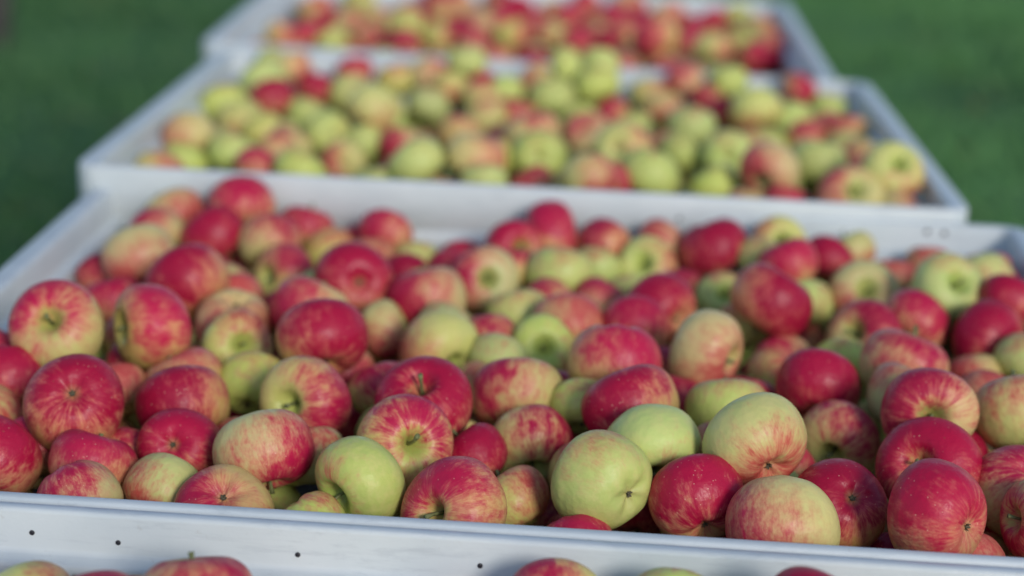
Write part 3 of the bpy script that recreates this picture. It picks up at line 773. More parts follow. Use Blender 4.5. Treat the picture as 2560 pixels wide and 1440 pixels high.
4 -701 3902 -51 716 922 -214 278 165 716 -567 409 4 4918|o||orange-blushed apple, left of the crimson far-crate left apple
4 -657 3943 -53 732 627 161 -246 -722 384 595 706 9 9104|r||streaky red apple, just in front and left of the crimson far-crate left apple
4 -642 4183 -63 730 912 -140 -313 224 342 -672 656 0 5705|R||crimson apple in the left part of the farthest crate
4 -591 4147 -57 743 51 83 191 977 -975 133 175 11 280|o||orange-blushed apple, just right of the crimson far-crate left apple
4 -596 3926 -58 727 957 -80 -250 125 420 -363 832 11 8441|g||plain yellow-green apple, just in front of the crimson far-crate left apple
4 -530 4049 -70 722 237 812 -501 -184 593 -590 -548 9 2344|r||streaky red apple, just left of the pale green far-crate apple
4 -558 4274 -63 754 924 -229 271 -145 838 -66 541 2 8755|y||yellow apple with faint blush, just left of the pale green far-crate apple
4 -597 4364 -42 754 735 -293 53 609 -579 -384 720 5 6153|g||half hidden plain yellow-green apple, just behind and right of the crimson far-crate left apple
4 -517 4227 -67 719 97 -705 664 -232 228 -882 413 12 650|o||orange-blushed apple, just left of the pale green far-crate apple
4 -448 4014 -34 805 732 -199 91 645 -537 -180 824 0 1137|g||pale green apple among red ones in the farthest crate
4 -437 4246 -61 726 57 -215 -273 -936 -843 445 303 10 7820|R||deep red apple, just right of the pale green far-crate apple
4 -395 4293 -50 792 628 -16 344 698 -594 461 659 4 792|y||yellow apple with faint blush, farther left of the purple-red far-crate apple
4 -377 4022 -59 753 741 -28 333 582 -142 -898 416 0 8314|y||yellow apple with faint blush, just right of the pale green far-crate apple
4 -414 4371 -28 752 87 777 570 -254 -755 -22 -656 2 9244|R||half hidden deep red apple, behind and right of the pale green far-crate apple
4 -341 4103 -54 766 220 231 -941 108 569 -386 -726 9 6034|R||deep red apple, right of the pale green far-crate apple
4 -357 4343 -33 753 945 -194 213 -157 -283 -587 759 7 8248|o||orange-blushed apple, left of the purple-red far-crate apple
4 -304 4204 -52 768 468 -24 360 807 213 841 -498 13 9183|o||orange-blushed apple, just left of the golden far-crate apple
4 -299 3996 -55 766 113 960 255 6 -212 483 -850 0 7767|r||streaky red apple, just left of the golden far-crate apple
4 -222 4306 -36 816 351 -194 267 876 -658 537 528 1 9978|R||purple-red apple in the middle of the farthest crate
4 -262 4254 -54 773 61 -880 414 -224 571 -45 -820 4 527|r||streaky red apple, just in front and left of the purple-red far-crate apple
4 -268 4370 -32 752 562 -91 -325 -755 645 386 659 6 2383|m||half hidden red and yellow apple, just left of the purple-red far-crate apple
4 -212 4023 -46 787 274 53 -310 -909 -660 679 -321 6 5646|y||golden apple by the near rim at the middle of the farthest crate
4 -135 4094 -51 781 112 -174 -163 -965 914 86 -396 12 2208|y||yellow apple with faint blush, just right of the golden far-crate apple
4 -142 4370 -50 772 842 -152 -322 -405 738 -136 661 4 2360|y||half hidden yellow apple with faint blush, just right of the purple-red far-crate apple
4 -100 4285 -45 796 693 -193 82 690 -674 -99 732 8 5598|r||streaky red apple, right of the purple-red far-crate apple
4 -76 4065 -61 758 291 0 361 886 -334 813 477 4 5811|r||streaky red apple, right of the golden far-crate apple
4 -63 4371 -24 750 279 218 -913 203 691 -499 -523 7 6670|r||streaky red apple, farther right of the purple-red far-crate apple
4 -178 4245 -55 771 667 -347 -218 622 -163 -716 -679 12 6186|R||deep red apple, just in front and right of the purple-red far-crate apple
4 -35 4232 -64 764 849 -29 264 457 -678 546 -492 1 2328|m||red and yellow apple, left of the largest far-crate red apple
4 -8 4175 -72 724 86 305 919 -235 -416 -620 -665 3 6086|R||deep red apple, left of the largest far-crate red apple
4 28 4246 -60 742 203 832 444 -264 -742 138 -656 5 3058|m||red and yellow apple, just left of the largest far-crate red apple
4 40 4375 -22 789 450 -280 -66 -845 -117 926 360 9 9211|o||half hidden orange-blushed apple, just behind and left of the largest far-crate red apple
4 3 4325 -43 771 31 -307 925 -220 314 -615 -723 0 926|r||streaky red apple, behind and left of the largest far-crate red apple
4 65 4298 -48 796 103 979 -12 -177 -360 524 -772 0 7226|R||half hidden deep red apple, just behind and left of the largest far-crate red apple
4 88 3658 30 912 906 -280 -318 -22 -802 -469 370 8 3806|r||largest red apple by the near rim of the farthest crate
4 127 4324 -35 842 240 22 -188 -952 -659 740 -134 8 4168|o||orange-blushed apple, just behind and right of the largest far-crate red apple
4 183 4287 -53 779 664 -348 102 -654 486 702 521 1 7975|R||deep red apple, just behind and left of the yellow far-crate apple
4 233 4354 -47 770 238 237 931 -145 -541 -478 -692 13 6549|r||streaky red apple, just behind the yellow far-crate apple
4 219 3937 -34 821 965 -214 148 -41 896 -370 245 13 4807|y||yellow apple by the near rim of the farthest crate, right half
4 294 4381 -34 749 137 671 -729 -25 338 282 -898 4 6716|g||plain yellow-green apple, just behind and left of the golden right-wall apple
4 342 4267 -42 785 248 118 148 950 -303 317 899 12 5964|y||golden apple beside the right wall of the farthest crate
4 318 4327 -57 769 652 -292 43 698 -378 -843 -383 6 9498|o||half hidden orange-blushed apple, just left of the golden right-wall apple
4 287 4202 -66 760 461 -117 209 854 -457 394 797 1 9585|g||plain yellow-green apple, just right of the yellow far-crate apple
4 308 3979 -56 752 21 330 -266 -906 -712 270 -648 6 2086|R||deep red apple, just in front of the golden right-wall apple
4 344 4086 -48 807 179 831 -475 227 756 -593 277 13 4323|m||red and yellow apple, just in front of the golden right-wall apple
4 348 4025 -71 735 892 -40 -118 -434 875 475 -94 6 5515|R||deep red apple, right of the yellow far-crate apple
4 173 4170 -66 756 177 426 886 -44 -531 -199 -824 0 1118|r||streaky red apple, just left of the yellow far-crate apple
4 -442 3934 -57 756 674 -170 112 710 -671 -59 739 7 5052|r||streaky red apple, just in front of the pale green far-crate apple
2 -607 2162 -41 686 239 -174 909 -295 -346 -643 -683 8 5629|R|sk|half hidden deep red apple, just behind and left of the squarish streaky red apple
2 55 1640 -75 786 787 -419 -150 -427 504 -553 663 11 646|R|sk|half hidden deep red apple, just in front and right of the large yellow-green front apple
2 341 1504 -49 686 746 -511 -39 426 -352 -716 602 1 1639|o|sk|half hidden orange-blushed apple, just in front and right of the largest glossy red apple
2 281 1567 -91 793 72 -353 366 858 -604 515 608 5 6072|r|sk|half hidden streaky red apple, just in front and left of the largest glossy red apple
2 -441 1644 -57 691 381 874 -296 52 285 597 -750 9 2122|m|sk|red and yellow apple, just in front and right of the big red calyx-up apple
3 -169 2760 -17 824 135 907 -247 312 643 188 -743 3 1551|y||half hidden yellow apple with faint blush, just left of the green apple with dark spot
2 -423 2057 -29 695 503 -4 -427 -752 443 645 623 3 4640|o|sk|half hidden orange-blushed apple, just right of the wide crimson left apple
4 -156 3699 -41 736 292 915 -132 245 502 597 -625 11 7198|R||deep red apple, just in front and right of the golden far-crate apple
2 102 2228 -40 684 46 7 -292 -955 86 573 815 7 4452|r|sk|half hidden streaky red apple, just in front and left of the high dark red apple
3 -330 2603 -33 837 224 926 270 143 91 545 -833 12 4593|g||half hidden plain yellow-green apple, just in front and left of the plump near-rim apple
3 50 3068 -31 755 827 -119 -422 -350 805 -26 593 5 5943|g||half hidden plain yellow-green apple, right of the green apple with dark spot
3 95 2941 -26 717 587 -48 -286 -756 514 327 793 4 1407|m||half hidden red and yellow apple, farther in front and left of the tall orange-based apple
2 253 2187 -91 750 366 475 765 -235 -753 -90 -652 2 622|m|sk|half hidden red and yellow apple, just behind and left of the round bright red apple
3 -43 3121 -35 798 748 -406 60 -521 405 -716 568 10 793|g||half hidden plain yellow-green apple, just behind and right of the green apple with dark spot
4 -228 3698 -43 781 946 -284 154 -26 -280 -662 695 11 7322|o||half hidden orange-blushed apple, just in front and left of the golden far-crate apple
3 270 3092 -50 811 293 954 -3 55 14 643 -766 5 7400|g||half hidden plain yellow-green apple, just behind the largest orange-red apple
3 204 2551 -16 724 200 -53 -940 270 407 -585 -701 3 3527|y||yellow apple with faint blush, just in front and left of the largest orange-red apple
2 1 1636 -38 728 160 691 690 -144 -355 -32 -934 6 7337|y|sk|half hidden yellow apple with faint blush, just left of the large yellow-green front apple
4 -482 4342 -61 771 229 169 -86 -955 -194 387 901 8 3889|y||half hidden yellow apple with faint blush, just behind the pale green far-crate apple
4 23 3584 -29 812 149 -351 142 914 -658 306 688 9 4484|o||half hidden orange-blushed apple, just in front and left of the largest far-crate red apple
2 375 1606 -91 789 67 644 729 -220 -256 -317 -913 3 833|y|sk|yellow apple with faint blush, just in front and right of the largest glossy red apple
2 -534 1643 -56 782 544 -31 -399 -737 421 560 714 0 9438|r|sk|half hidden streaky red apple, just in front and left of the big red calyx-up apple
2 -266 1850 -98 693 955 -258 -48 -139 131 -445 886 6 9857|R|sk|deep red apple, just in front and right of the apple with short side-facing stem
3 233 2985 -31 752 81 457 844 -269 -404 -490 -772 9 28|y||half hidden yellow apple with faint blush, just behind and left of the largest orange-red apple
2 191 1701 -46 695 767 -8 394 506 -574 479 665 12 4994|r|sk|half hidden streaky red apple, just in front and right of the biggest pale yellow apple
3 -294 3001 -65 762 383 825 -415 -16 348 690 -635 11 8795|y||half hidden yellow apple with faint blush, just behind and right of the plump near-rim apple
2 -451 2116 -38 794 195 795 -464 339 735 -3 -678 2 3818|y|sk|half hidden yellow apple with faint blush, just right of the wide crimson left apple
2 -491 1878 -47 724 405 909 91 35 8 732 -681 4 3569|r|sk|half hidden streaky red apple, just in front of the squarish streaky red apple
4 100 3633 -38 808 822 -87 -370 -424 739 27 673 11 5913|y||half hidden yellow apple with faint blush, just in front of the largest far-crate red apple
2 361 1734 -44 749 689 -107 -364 -617 582 219 784 7 311|R|sk|half hidden deep red apple, just behind the largest glossy red apple
2 68 1954 -45 687 889 -139 90 426 -308 -111 945 10 2617|r|sk|half hidden streaky red apple, just behind and right of the broad speckled crimson apple
3 -41 2661 -21 757 293 606 740 1 -502 288 -816 8 2136|y||half hidden yellow apple with faint blush, farther right of the plump near-rim apple
2 -619 1813 -25 697 211 954 167 -134 -290 352 -890 2 2776|r|sk|streaky red apple, just in front and left of the striped apple by left wall
2 -518 1958 -51 712 685 -169 -298 -643 618 170 767 0 1183|o|sk|half hidden orange-blushed apple, just in front and left of the squarish streaky red apple
2 -358 2056 -44 738 75 -531 -794 286 -192 -539 -820 10 6425|r||streaky red apple, just in front and left of the red apple with open calyx
2 -38 1846 -45 686 343 872 337 -90 -410 488 -771 3 6239|m||half hidden red and yellow apple, just in front of the green apple with centre hollow
4 32 3681 -33 717 373 498 782 -35 -708 192 -679 3 6050|y||yellow apple with faint blush, just in front and left of the largest far-crate red apple
4 114 3557 -33 804 584 -263 -764 76 785 -559 -266 9 8621|m||half hidden red and yellow apple, just in front of the largest far-crate red apple
2 185 2116 -35 759 39 273 -172 -946 -431 357 829 0 4124|y||yellow apple with faint blush, just in front and left of the deep red half-yellow apple
2 -28 1664 -111 710 267 192 363 872 241 689 683 2 3860|m||red and yellow apple, just in front and left of the large yellow-green front apple
3 -161 2889 -27 759 365 -319 -178 -856 742 115 660 5 8788|m||half hidden red and yellow apple, just left of the green apple with dark spot'''
for line in APPLES.strip().split('\n'):
    f = line.split('|')
    v = [int(q) for q in f[0].split()]
    c, (x, y, z, D), q, b = v[0], v[1:5], v[5:9], v[9:12]
    tone, shape, parts = f[1], v[12], f[2]
    sh = SHAPES[shape % NSHAPE]
    o = bpy.data.objects.new('apple', sh[0] if c < 3 else sh[1])
    COL.objects.link(o)
    o.rotation_mode = 'QUATERNION'
    o.rotation_quaternion = Quaternion([k / 1000 for k in q]).normalized()
    o.location = (x / 1000, y / 1000, z / 1000 + RIM)
    o.scale = (D / 10000,) * 3
    tag(o, f[3], 'apple', GROUPS[c])
    gr, bl, cv = TONES[tone]
    s = v[13]
    rr = random.Random(s)
    k1, k2 = rr.uniform(.88, 1.08), rr.uniform(.8, 1.15)
    o['skin_ground'] = [gr[0] * k1, gr[1] * k1 * rr.uniform(.93, 1.03), gr[2] * rr.uniform(.8, 1.2)]
    o['skin_blush'] = [bl[0] * k2, bl[1] * k2, bl[2] * k2]
    o['blush_dir'] = [b[0] / 1000, b[1] / 1000, b[2] / 1000]
    if c == 3:
        cv -= .18
        gr = (gr[0] * 1.08, gr[1] * 1.0, gr[2] * 1.2)
    if c == 4:
        bl = (bl[0] * 1.35, bl[1] + .03, bl[2] + .04)
    o['blush_cover'] = cv + rr.uniform(-.07, .07)
    o['skin_streak'] = rr.uniform(.45, 1.5)
    o['skin_seed'] = float(s % 97) * .37
    if 's' in parts:
        e = bpy.data.objects.new('stem', sh[2]); COL.objects.link(e); e.parent = o
    if 'k' in parts:
        e = bpy.data.objects.new('calyx', sh[3]); COL.objects.link(e); e.parent = o

# the apples under the top layer, glimpsed only in the gaps: one mass
# crate x y z diameter
HEAP = '''4 -576 3994 -99 712
3 -227 2525 -21 687
3 -35 2880 -62 764
3 116 2735 -67 744
3 52 3132 -49 792
4 71 3735 -22 777
2 424 2225 -127 758
3 -55 2481 -11 701
3 -340 3282 -77 706
2 -274 1898 -52 778
3 -387 3158 -40 789
4 -446 3626 -47 734
2 -334 2138 -47 742
3 304 2479 -12 748
3 82 2717 -17 709
3 -97 2912 -33 795
3 -373 3074 -45 700
4 -694 3621 -44 703
2 -134 1728 -55 717
2 403 1526 -81 770
3 131 2521 -21 690
4 130 3712 -53 764
2 -165 1685 -110 708
4 -151 3761 -50 682
3 -290 2495 -21 778
4 -358 3689 -58 705
3 -630 2817 -32 704
3 -153 2953 -35 758
3 -325 2839 -78 792
4 164 3655 -47 683
4 210 3695 -56 697
4 -160 3928 -74 702
2 -476 2178 -51 768
2 -482 2329 -78 688
2 284 1777 -97 713
3 150 2922 -90 764
2 278 1847 -71 798
3 -246 2857 -85 696
3 77 2498 -16 690
3 -534 3009 -66 747
4 -223 3613 -51 761
4 -481 4018 -97 709
2 -453 1982 -76 753
3 -423 3028 -62 782
2 -433 2252 -87 764
3 190 2942 -29 700
4 172 4012 -107 756
3 278 3279 -27 794
3 -192 2473 -15 749
3 157 2850 -81 761
3 -486 3298 -74 748
4 -617 3579 -43 763
2 129 1684 -38 774
2 -13 2092 -47 686
2 291 2263 -91 687
3 45 2999 -36 692
3 304 2853 -89 683
3 -59 3310 -52 759
4 -700 4305 -66 741
2 -579 2008 -115 746
2 474 2240 -72 783
3 185 2482 -13 682
3 -322 3077 -83 779
4 -200 3792 -70 708
2 -6 1584 -92 707
2 197 2073 -103 726
3 340 2806 -24 702
4 42 3836 -55 725
4 -261 4293 -114 720
2 -197 1727 -51 721
3 -625 2897 -59 765
4 230 3635 -45 685
4 343 3597 -51 682
4 -384 3580 -45 722
4 300 3927 -114 702
2 -201 1857 -53 680
2 381 1847 -47 705
3 152 3028 -88 687
3 -288 3313 -104 681
4 -302 3603 -42 745
4 177 3581 -49 737
4 251 4041 -114 748
2 -299 1621 -99 731
3 -617 2745 -75 764
4 313 3819 -96 685
4 -332 3830 -81 736
2 -228 1771 -105 775
2 -472 1815 -74 731
3 337 3247 -37 693
4 -346 3527 -40 791
4 -289 3746 -51 690
3 -394 2486 -20 738
3 261 2706 -14 698
3 -502 3206 -81 714
4 -486 3868 -93 759
2 294 1650 -101 737
2 325 2003 -95 700
3 242 2926 -90 764
3 -454 2767 -66 742
4 173 4364 -60 681
4 302 4139 -117 764
4 3 4114 -114 758
4 -267 3827 -74 776
2 -363 1953 -92 719
3 329 3035 -64 746
4 -411 3969 -106 713
2 -571 1642 -121 720
3 -475 2483 -19 722
3 -429 2676 -63 765
4 -123 3607 -52 707
3 42 2905 -31 782
4 -381 4208 -88 698
1 -358 1333 -59 689
2 -334 1660 -51 725
2 -588 1934 -58 753
3 -107 3259 -81 779
3 136 3311 -65 764
4 -534 3569 -46 753
4 58 4202 -107 705
4 -317 4047 -101 742
2 -361 2100 -98 789
2 318 1903 -76 724
2 -56 1749 -93 691
3 199 2787 -71 698
3 -342 2532 -31 683
4 -218 3537 -43 748
4 -434 4089 -105 723
2 422 1831 -95 713
2 455 2092 -84 794
3 371 2492 -20 746
3 -360 2782 -82 736
3 -358 3017 -89 790
3 190 3194 -81 724
3 -452 3250 -102 716
3 -372 3222 -99 684
4 -84 3713 -52 793
4 117 4127 -104 724
4 -441 4162 -90 696
4 -48 4340 -84 709
2 -269 2144 -48 683
3 -121 2472 -21 800
3 -233 2919 -85 711
3 245 3303 -87 797
3 -224 2617 -49 741
4 -566 4193 -93 681
4 311 4071 -109 707
4 278 4353 -98 685
4 172 4094 -117 719
2 251 2110 -102 742
3 12 2825 -28 694
3 -442 2941 -93 692
4 -53 3563 -34 745
4 -442 3529 -41 762
4 -301 4148 -106 699
4 -612 4061 -95 778
2 175 1638 -49 701
2 162 1561 -50 761
3 0 2500 -20 684
3 145 3146 -34 779
3 331 2871 -31 689
3 -230 3262 -80 701
3 -476 2995 -94 774
4 -131 4195 -98 799
4 -660 3901 -104 735
2 426 2286 -90 703
2 310 1715 -84 697
3 -273 2656 -10 778
3 308 3222 -85 684
3 -263 2796 -88 747
3 -71 3008 -88 696
4 -239 4063 -108 743
4 21 3977 -97 787
4 -46 4019 -112 696
4 -533 4141 -103 694
4 213 3838 -84 688
4 -350 3961 -104 688
2 360 1956 -45 771
2 420 2217 -36 777
2 328 2117 -40 741
2 -497 1756 -101 741
2 -287 1764 -57 703
2 -156 2181 -92 786
2 155 2019 -94 686
2 315 2315 -71 690
2 176 2217 -117 680
3 -184 2670 -26 716
3 -204 2820 -25 750
3 -100 3140 -80 723
3 71 3304 -89 769
3 95 2672 -70 783
3 -32 3060 -65 696
3 -421 3088 -98 791
3 366 2864 -86 750
3 -160 3119 -67 689
3 190 2979 -87 719
4 95 3801 -42 722
4 -23 3752 -52 707
4 -423 3840 -100 761
4 -200 4120 -98 725
4 207 4310 -115 709
4 230 4094 -73 758
4 -227 4221 -104 730
4 -668 3999 -105 750
1 247 914 -63 777
1 -194 836 -71 686
1 452 1025 -58 686
1 430 1233 -52 732
1 -74 1060 -66 727
1 305 669 -63 762
1 -562 1099 -72 785
1 -144 661 -72 740
1 -269 620 -72 777
1 233 678 -67 734
1 -63 915 -67 776
1 370 545 -64 682
1 394 812 -59 724
1 -334 1122 -57 747
1 132 1020 -62 693
1 -389 827 -70 776
1 167 1163 -58 799
1 286 817 -62 766
1 400 742 -63 738
1 -151 1024 -63 680
1 -237 1326 -60 791
1 260 597 -67 783
1 -300 872 -72 784
1 -232 1162 -59 783
1 175 904 -62 751
1 -592 536 -81 764
1 -390 536 -78 706
1 140 770 -64 725
1 315 904 -60 708
1 -330 962 -67 754
1 445 1105 -54 703
1 -73 1269 -60 713
1 -335 659 -74 768
1 -536 680 -76 680
1 217 752 -64 728
1 -474 1141 -60 741
1 -142 511 -75 745
1 -157 1169 -65 694
1 381 1054 -59 688
1 -53 641 -71 689
1 142 643 -68 769
1 -435 650 -73 688
1 255 482 -71 709
1 386 1167 -58 687
1 83 704 -68 739
1 -516 997 -72 742
1 347 973 -61 710
1 17 980 -66 720
1 -520 764 -74 711
1 -296 709 -74 685
1 -227 935 -68 688
1 365 1224 -56 709
1 103 1178 -45 705
1 25 1284 -58 758
1 -227 766 -70 695
1 -419 936 -72 707
1 299 1181 -54 793
1 215 987 -61 781
1 -107 863 -65 767
1 -47 523 -72 779
1 -497 906 -69 756
1 -553 586 -77 687
1 -417 1210 -64 787
1 193 579 -68 745
1 154 1081 -60 709
1 -554 1284 -64 762
1 -580 916 -73 680
1 -472 806 -72 720
1 190 483 -70 778
1 -501 1328 -61 763
1 -339 1196 -56 757
1 -327 782 -74 777
1 -464 714 -74 740
1 -113 962 -64 767
1 228 1210 -39 743
1 29 896 -64 788
1 -35 732 -68 738
1 -238 1001 -65 753
1 -125 598 -73 722
1 24 1159 -61 768
1 -493 503 -77 685
1 115 859 -64 726
1 -189 578 -72 784
1 -58 798 -68 684
1 290 1290 -40 767
1 -2 673 -69 714
1 102 920 -62 722
1 189 818 -66 687
1 -315 1057 -67 768
1 -446 586 -76 748
1 -374 717 -74 790
1 -169 1110 -59 704
1 82 599 -68 752
1 -409 1046 -68 713
1 386 911 -61 726
1 268 1032 -59 693
1 433 538 -66 772
1 -237 1260 -62 723
1 -582 1026 -73 681
1 64 1090 -63 794
1 -148 762 -71 704
1 58 1230 -45 728
1 239 1116 -60 718
1 347 618 -65 701
1 -74 1155 -59 800
1 -542 1171 -64 702
1 -216 685 -71 730
1 10 811 -66 770
1 364 1318 -52 699
1 133 538 -71 714
1 25 561 -72 765
1 65 771 -67 704
1 -274 530 -77 700
1 434 631 -66 782
1 -240 1084 -61 719
1 141 1225 -50 682
1 454 1311 -51 783
1 -422 766 -75 739
1 -472 1055 -68 744
1 -118 1221 -62 763
1 -335 495 -76 723
1 301 745 -64 772
1 -488 1240 -64 743
1 326 1100 -57 723
1 446 935 -61 725
1 -21 1211 -49 718
1 -48 999 -65 762
1 303 547 -66 731
1 -168 909 -65 767
1 -541 853 -73 798
1 417 475 -64 722
1 -5 1057 -65 703
1 -589 772 -74 794
1 -436 876 -70 744
1 4 483 -74 691
1 -333 571 -76 710
1 71 498 -69 780
1 -576 1346 -64 715
1 165 709 -65 790
1 -418 1114 -65 722
1 -583 1214 -64 685
1 -595 685 -74 704
1 -207 500 -74 746
1 346 478 -69 703
1 -99 1331 -50 780
1 -270 812 -68 697
1 -449 994 -72 711
1 373 677 -64 744
1 70 1020 -63 685
1 404 991 -59 683
1 -365 903 -70 703
1 -30 861 -64 695
1 440 855 -60 701
1 199 651 -119 730
1 -133 1260 -110 702
1 273 656 -124 793
1 -257 1105 -121 680
1 185 1249 -111 692
1 -293 1225 -90 690
1 -207 870 -131 732
1 -253 1016 -129 764
1 423 787 -119 790
1 -272 1279 -124 689
1 329 863 -106 731
1 -326 1110 -123 732
1 -307 939 -128 689
1 -324 712 -134 734
1 -508 701 -131 716
1 -370 585 -128 714
1 309 1291 -103 732
1 -421 706 -124 735
1 -523 1111 -130 752
1 8 1240 -115 738
1 -210 526 -133 684
1 -148 1327 -120 686
1 -457 621 -130 712
1 25 732 -108 697
1 62 670 -129 741
1 391 700 -125 702
1 443 1179 -115 761
1 -50 497 -135 726
1 -373 1286 -93 683
1 274 964 -121 760
1 381 580 -120 688
1 80 1145 -115 718
1 -523 535 -138 725
1 -370 1176 -113 764
1 411 1282 -102 698
1 98 1081 -122 748
1 -567 990 -122 707
1 0 958 -123 704
1 -448 1178 -124 695
1 -109 1030 -120 713
1 8 1058 -123 687
1 434 1060 -113 727
1 -88 603 -132 761
1 -536 1214 -127 746
1 293 780 -125 783
1 -35 716 -131 714
1 -237 782 -131 708
1 273 1148 -107 684
1 362 1018 -116 775
1 259 865 -122 699
1 -449 895 -133 778
1 78 950 -125 756
1 -209 1216 -121 728
1 164 566 -130 687
1 102 811 -118 692
1 -313 517 -138 692
1 -233 611 -131 779
1 337 516 -129 713
1 169 985 -117 779
1 -63 1107 -123 706
1 283 1232 -110 680
1 411 956 -111 716
1 78 1311 -98 703
1 -564 624 -121 694
1 46 489 -131 746
1 -441 507 -118 708
1 -281 835 -128 763
1 26 611 -132 731
1 -201 718 -126 747
1 7 866 -118 689
1 -448 1336 -122 687
1 340 932 -115 700
1 239 745 -122 705
1 -418 971 -127 785
1 350 1143 -110 715
1 109 1233 -103 695
1 227 1286 -68 721
1 -387 653 -123 695
1 218 1036 -111 761
1 297 577 -124 730
1 -529 925 -132 719
1 -146 569 -131 683
1 -382 514 -134 714
1 95 731 -126 716
1 410 877 -112 769
1 -398 1231 -127 686
1 -429 812 -133 769
1 158 1306 -107 723
1 -278 1168 -115 734
1 -115 842 -126 716
1 -538 1046 -113 682
1 -265 678 -125 716
1 -295 1341 -99 713
1 360 806 -120 723
1 -564 736 -130 736
1 235 522 -127 739
1 123 490 -109 712
1 -67 971 -123 760
1 99 548 -121 692
1 126 894 -124 688
1 -60 1209 -106 698
1 -100 759 -124 728
1 -458 1053 -131 686
1 -366 880 -128 708
1 -327 1024 -123 712
1 114 611 -129 736
1 -504 807 -125 697
1 -193 1119 -117 687
1 -88 673 -127 684
1 268 1085 -104 695
1 -196 978 -112 730
1 -556 1322 -123 779
1 -498 984 -132 696
1 -176 649 -132 723
1 181 765 -125 702
1 -11 1309 -119 782
1 -122 1138 -101 686
1 342 644 -120 703
1 -366 794 -132 720
1 338 1079 -113 700
1 331 715 -123 728
1 192 1133 -118 729
1 406 483 -127 732
1 -151 912 -129 729
1 -210 1297 -119 788
1 -63 881 -128 730
1 -586 853 -123 722
1 -490 1272 -125 791
1 177 852 -123 766
1 140 684 -124 692
1 -399 1054 -128 691
1 -51 811 -126 687
1 -21 1160 -107 710
1 -582 513 -141 722
1 -499 626 -80 702
1 -195 1056 -95 738
1 223 593 -127 701
1 -317 630 -132 719
1 69 874 -124 681
1 -423 1111 -127 697
1 -35 585 -99 706
1 1 536 -132 722
1 44 790 -123 743
1 -572 1152 -129 695
1 -250 916 -126 707
1 -355 1335 -125 684
1 -80 1303 -120 770
1 111 1014 -119 686
1 227 813 -118 698
1 -336 1276 -151 713
1 420 1120 -142 725
1 255 1325 -112 712
1 -475 755 -149 779
1 182 490 -144 705
1 -173 805 -129 685
1 -52 1041 -145 706
1 -152 1179 -134 696
1 349 1243 -128 760
1 -306 884 -160 684
1 38 1003 -135 690
1 212 908 -129 705
1 236 1251 -144 692
1 -305 777 -147 740
1 -265 558 -156 754
1 407 638 -129 684
1 -113 519 -131 685
1 -171 1030 -146 697
1 -526 851 -162 685
1 -428 573 -156 707
2 120 2009 -44 702
2 -614 1513 -50 691
2 -318 2205 -50 726
2 -577 2219 -42 759
2 436 1681 -33 702
2 27 1890 -44 705
2 465 1818 -43 773
2 -563 1819 -59 768
2 -203 1657 -55 697
2 237 1901 -43 731
2 -155 1790 -48 753
2 92 2161 -45 684
2 -210 2172 -46 711
2 73 1737 -48 732
2 -581 1876 -27 720
2 452 1498 -49 703
2 -533 1706 -58 689
2 -607 1609 -56 756
2 243 1628 -46 709
2 312 1552 -31 697
2 453 1563 -50 692
2 -507 2084 -53 686
2 -604 2004 -54 766
2 -4 1797 -74 731
2 212 1790 -87 738
2 -90 2313 -100 728
2 398 1927 -105 778
2 -137 1519 -95 700
2 216 1565 -100 705
2 -18 2331 -99 707
2 -396 1900 -105 708
2 -263 2310 -103 728
2 209 2235 -59 699
2 -98 2016 -71 710
2 -264 2057 -102 777
2 -401 2010 -105 695
2 -292 1985 -95 776
2 467 1967 -99 713
2 71 1798 -106 726
2 -219 2134 -98 779
2 183 2284 -100 764
2 -485 1600 -108 689
2 262 1490 -83 775
2 56 1543 -104 791
2 182 1960 -104 689
2 -466 2038 -113 781
2 10 1718 -108 702
2 145 2161 -90 704
2 166 1494 -108 697
2 353 1772 -100 713
2 -235 1626 -117 742
2 465 1671 -105 699
2 -20 1936 -98 707
2 -578 2305 -94 688
2 -599 1547 -112 735
2 104 1898 -76 698
2 404 2024 -91 715
2 -345 1539 -117 701
2 110 1509 -85 693
2 346 1483 -110 702
2 434 1756 -85 703
2 -71 2224 -93 749
2 66 1996 -95 749
2 138 1593 -112 690
2 364 1711 -109 695
2 -405 1754 -99 685
2 -182 2016 -99 756
2 375 2164 -66 760
2 -417 1833 -107 768
2 52 2248 -90 722
2 -207 1934 -99 746
2 -425 1551 -105 745
2 -39 1522 -108 779
2 -345 2230 -105 742
2 122 1757 -109 681
2 -165 2247 -107 752
2 -320 1696 -108 765
2 -81 2113 -96 748
2 -449 1697 -91 701
2 -586 2127 -90 696
2 362 2098 -102 778
2 -129 1626 -99 761
2 51 2061 -89 770
2 -410 2330 -85 747
2 -41 1836 -112 714
2 -7 2211 -87 747
2 288 2066 -79 705
2 256 1982 -102 756
2 65 2138 -98 696
2 -392 1617 -111 711
2 -213 1544 -111 783
2 231 1685 -104 708
2 356 2224 -92 728
2 -516 1861 -110 727
2 139 2081 -72 690
2 -327 1824 -107 800
2 133 1829 -106 719
2 222 1884 -105 754
2 -263 2233 -102 757
2 -474 1917 -99 739
2 244 2326 -85 725
2 -128 1836 -102 734
2 91 2321 -87 729
2 -532 2219 -108 737
2 -615 1745 -95 682
2 197 1632 -108 690
2 -227 1702 -111 700
2 470 2030 -101 722
2 101 2204 -100 707
2 -77 1890 -102 710
2 -592 1867 -103 753
2 -91 1963 -106 697
2 -487 1521 -94 726
2 -146 2107 -106 693
2 475 2156 -69 680
2 -30 2008 -107 691
2 -331 1905 -110 689
2 -421 2146 -94 694
2 -495 2146 -110 711
2 101 1595 -55 695
2 -164 1750 -109 702
2 -9 2116 -105 710
2 452 1603 -106 723
2 406 1665 -87 722
2 -537 2353 -84 681
2 -293 2160 -109 683
2 39 1908 -108 787
2 -107 1706 -113 685
2 128 1667 -105 715
2 479 2322 -73 681
2 -501 1669 -120 774
2 -545 1513 -120 699
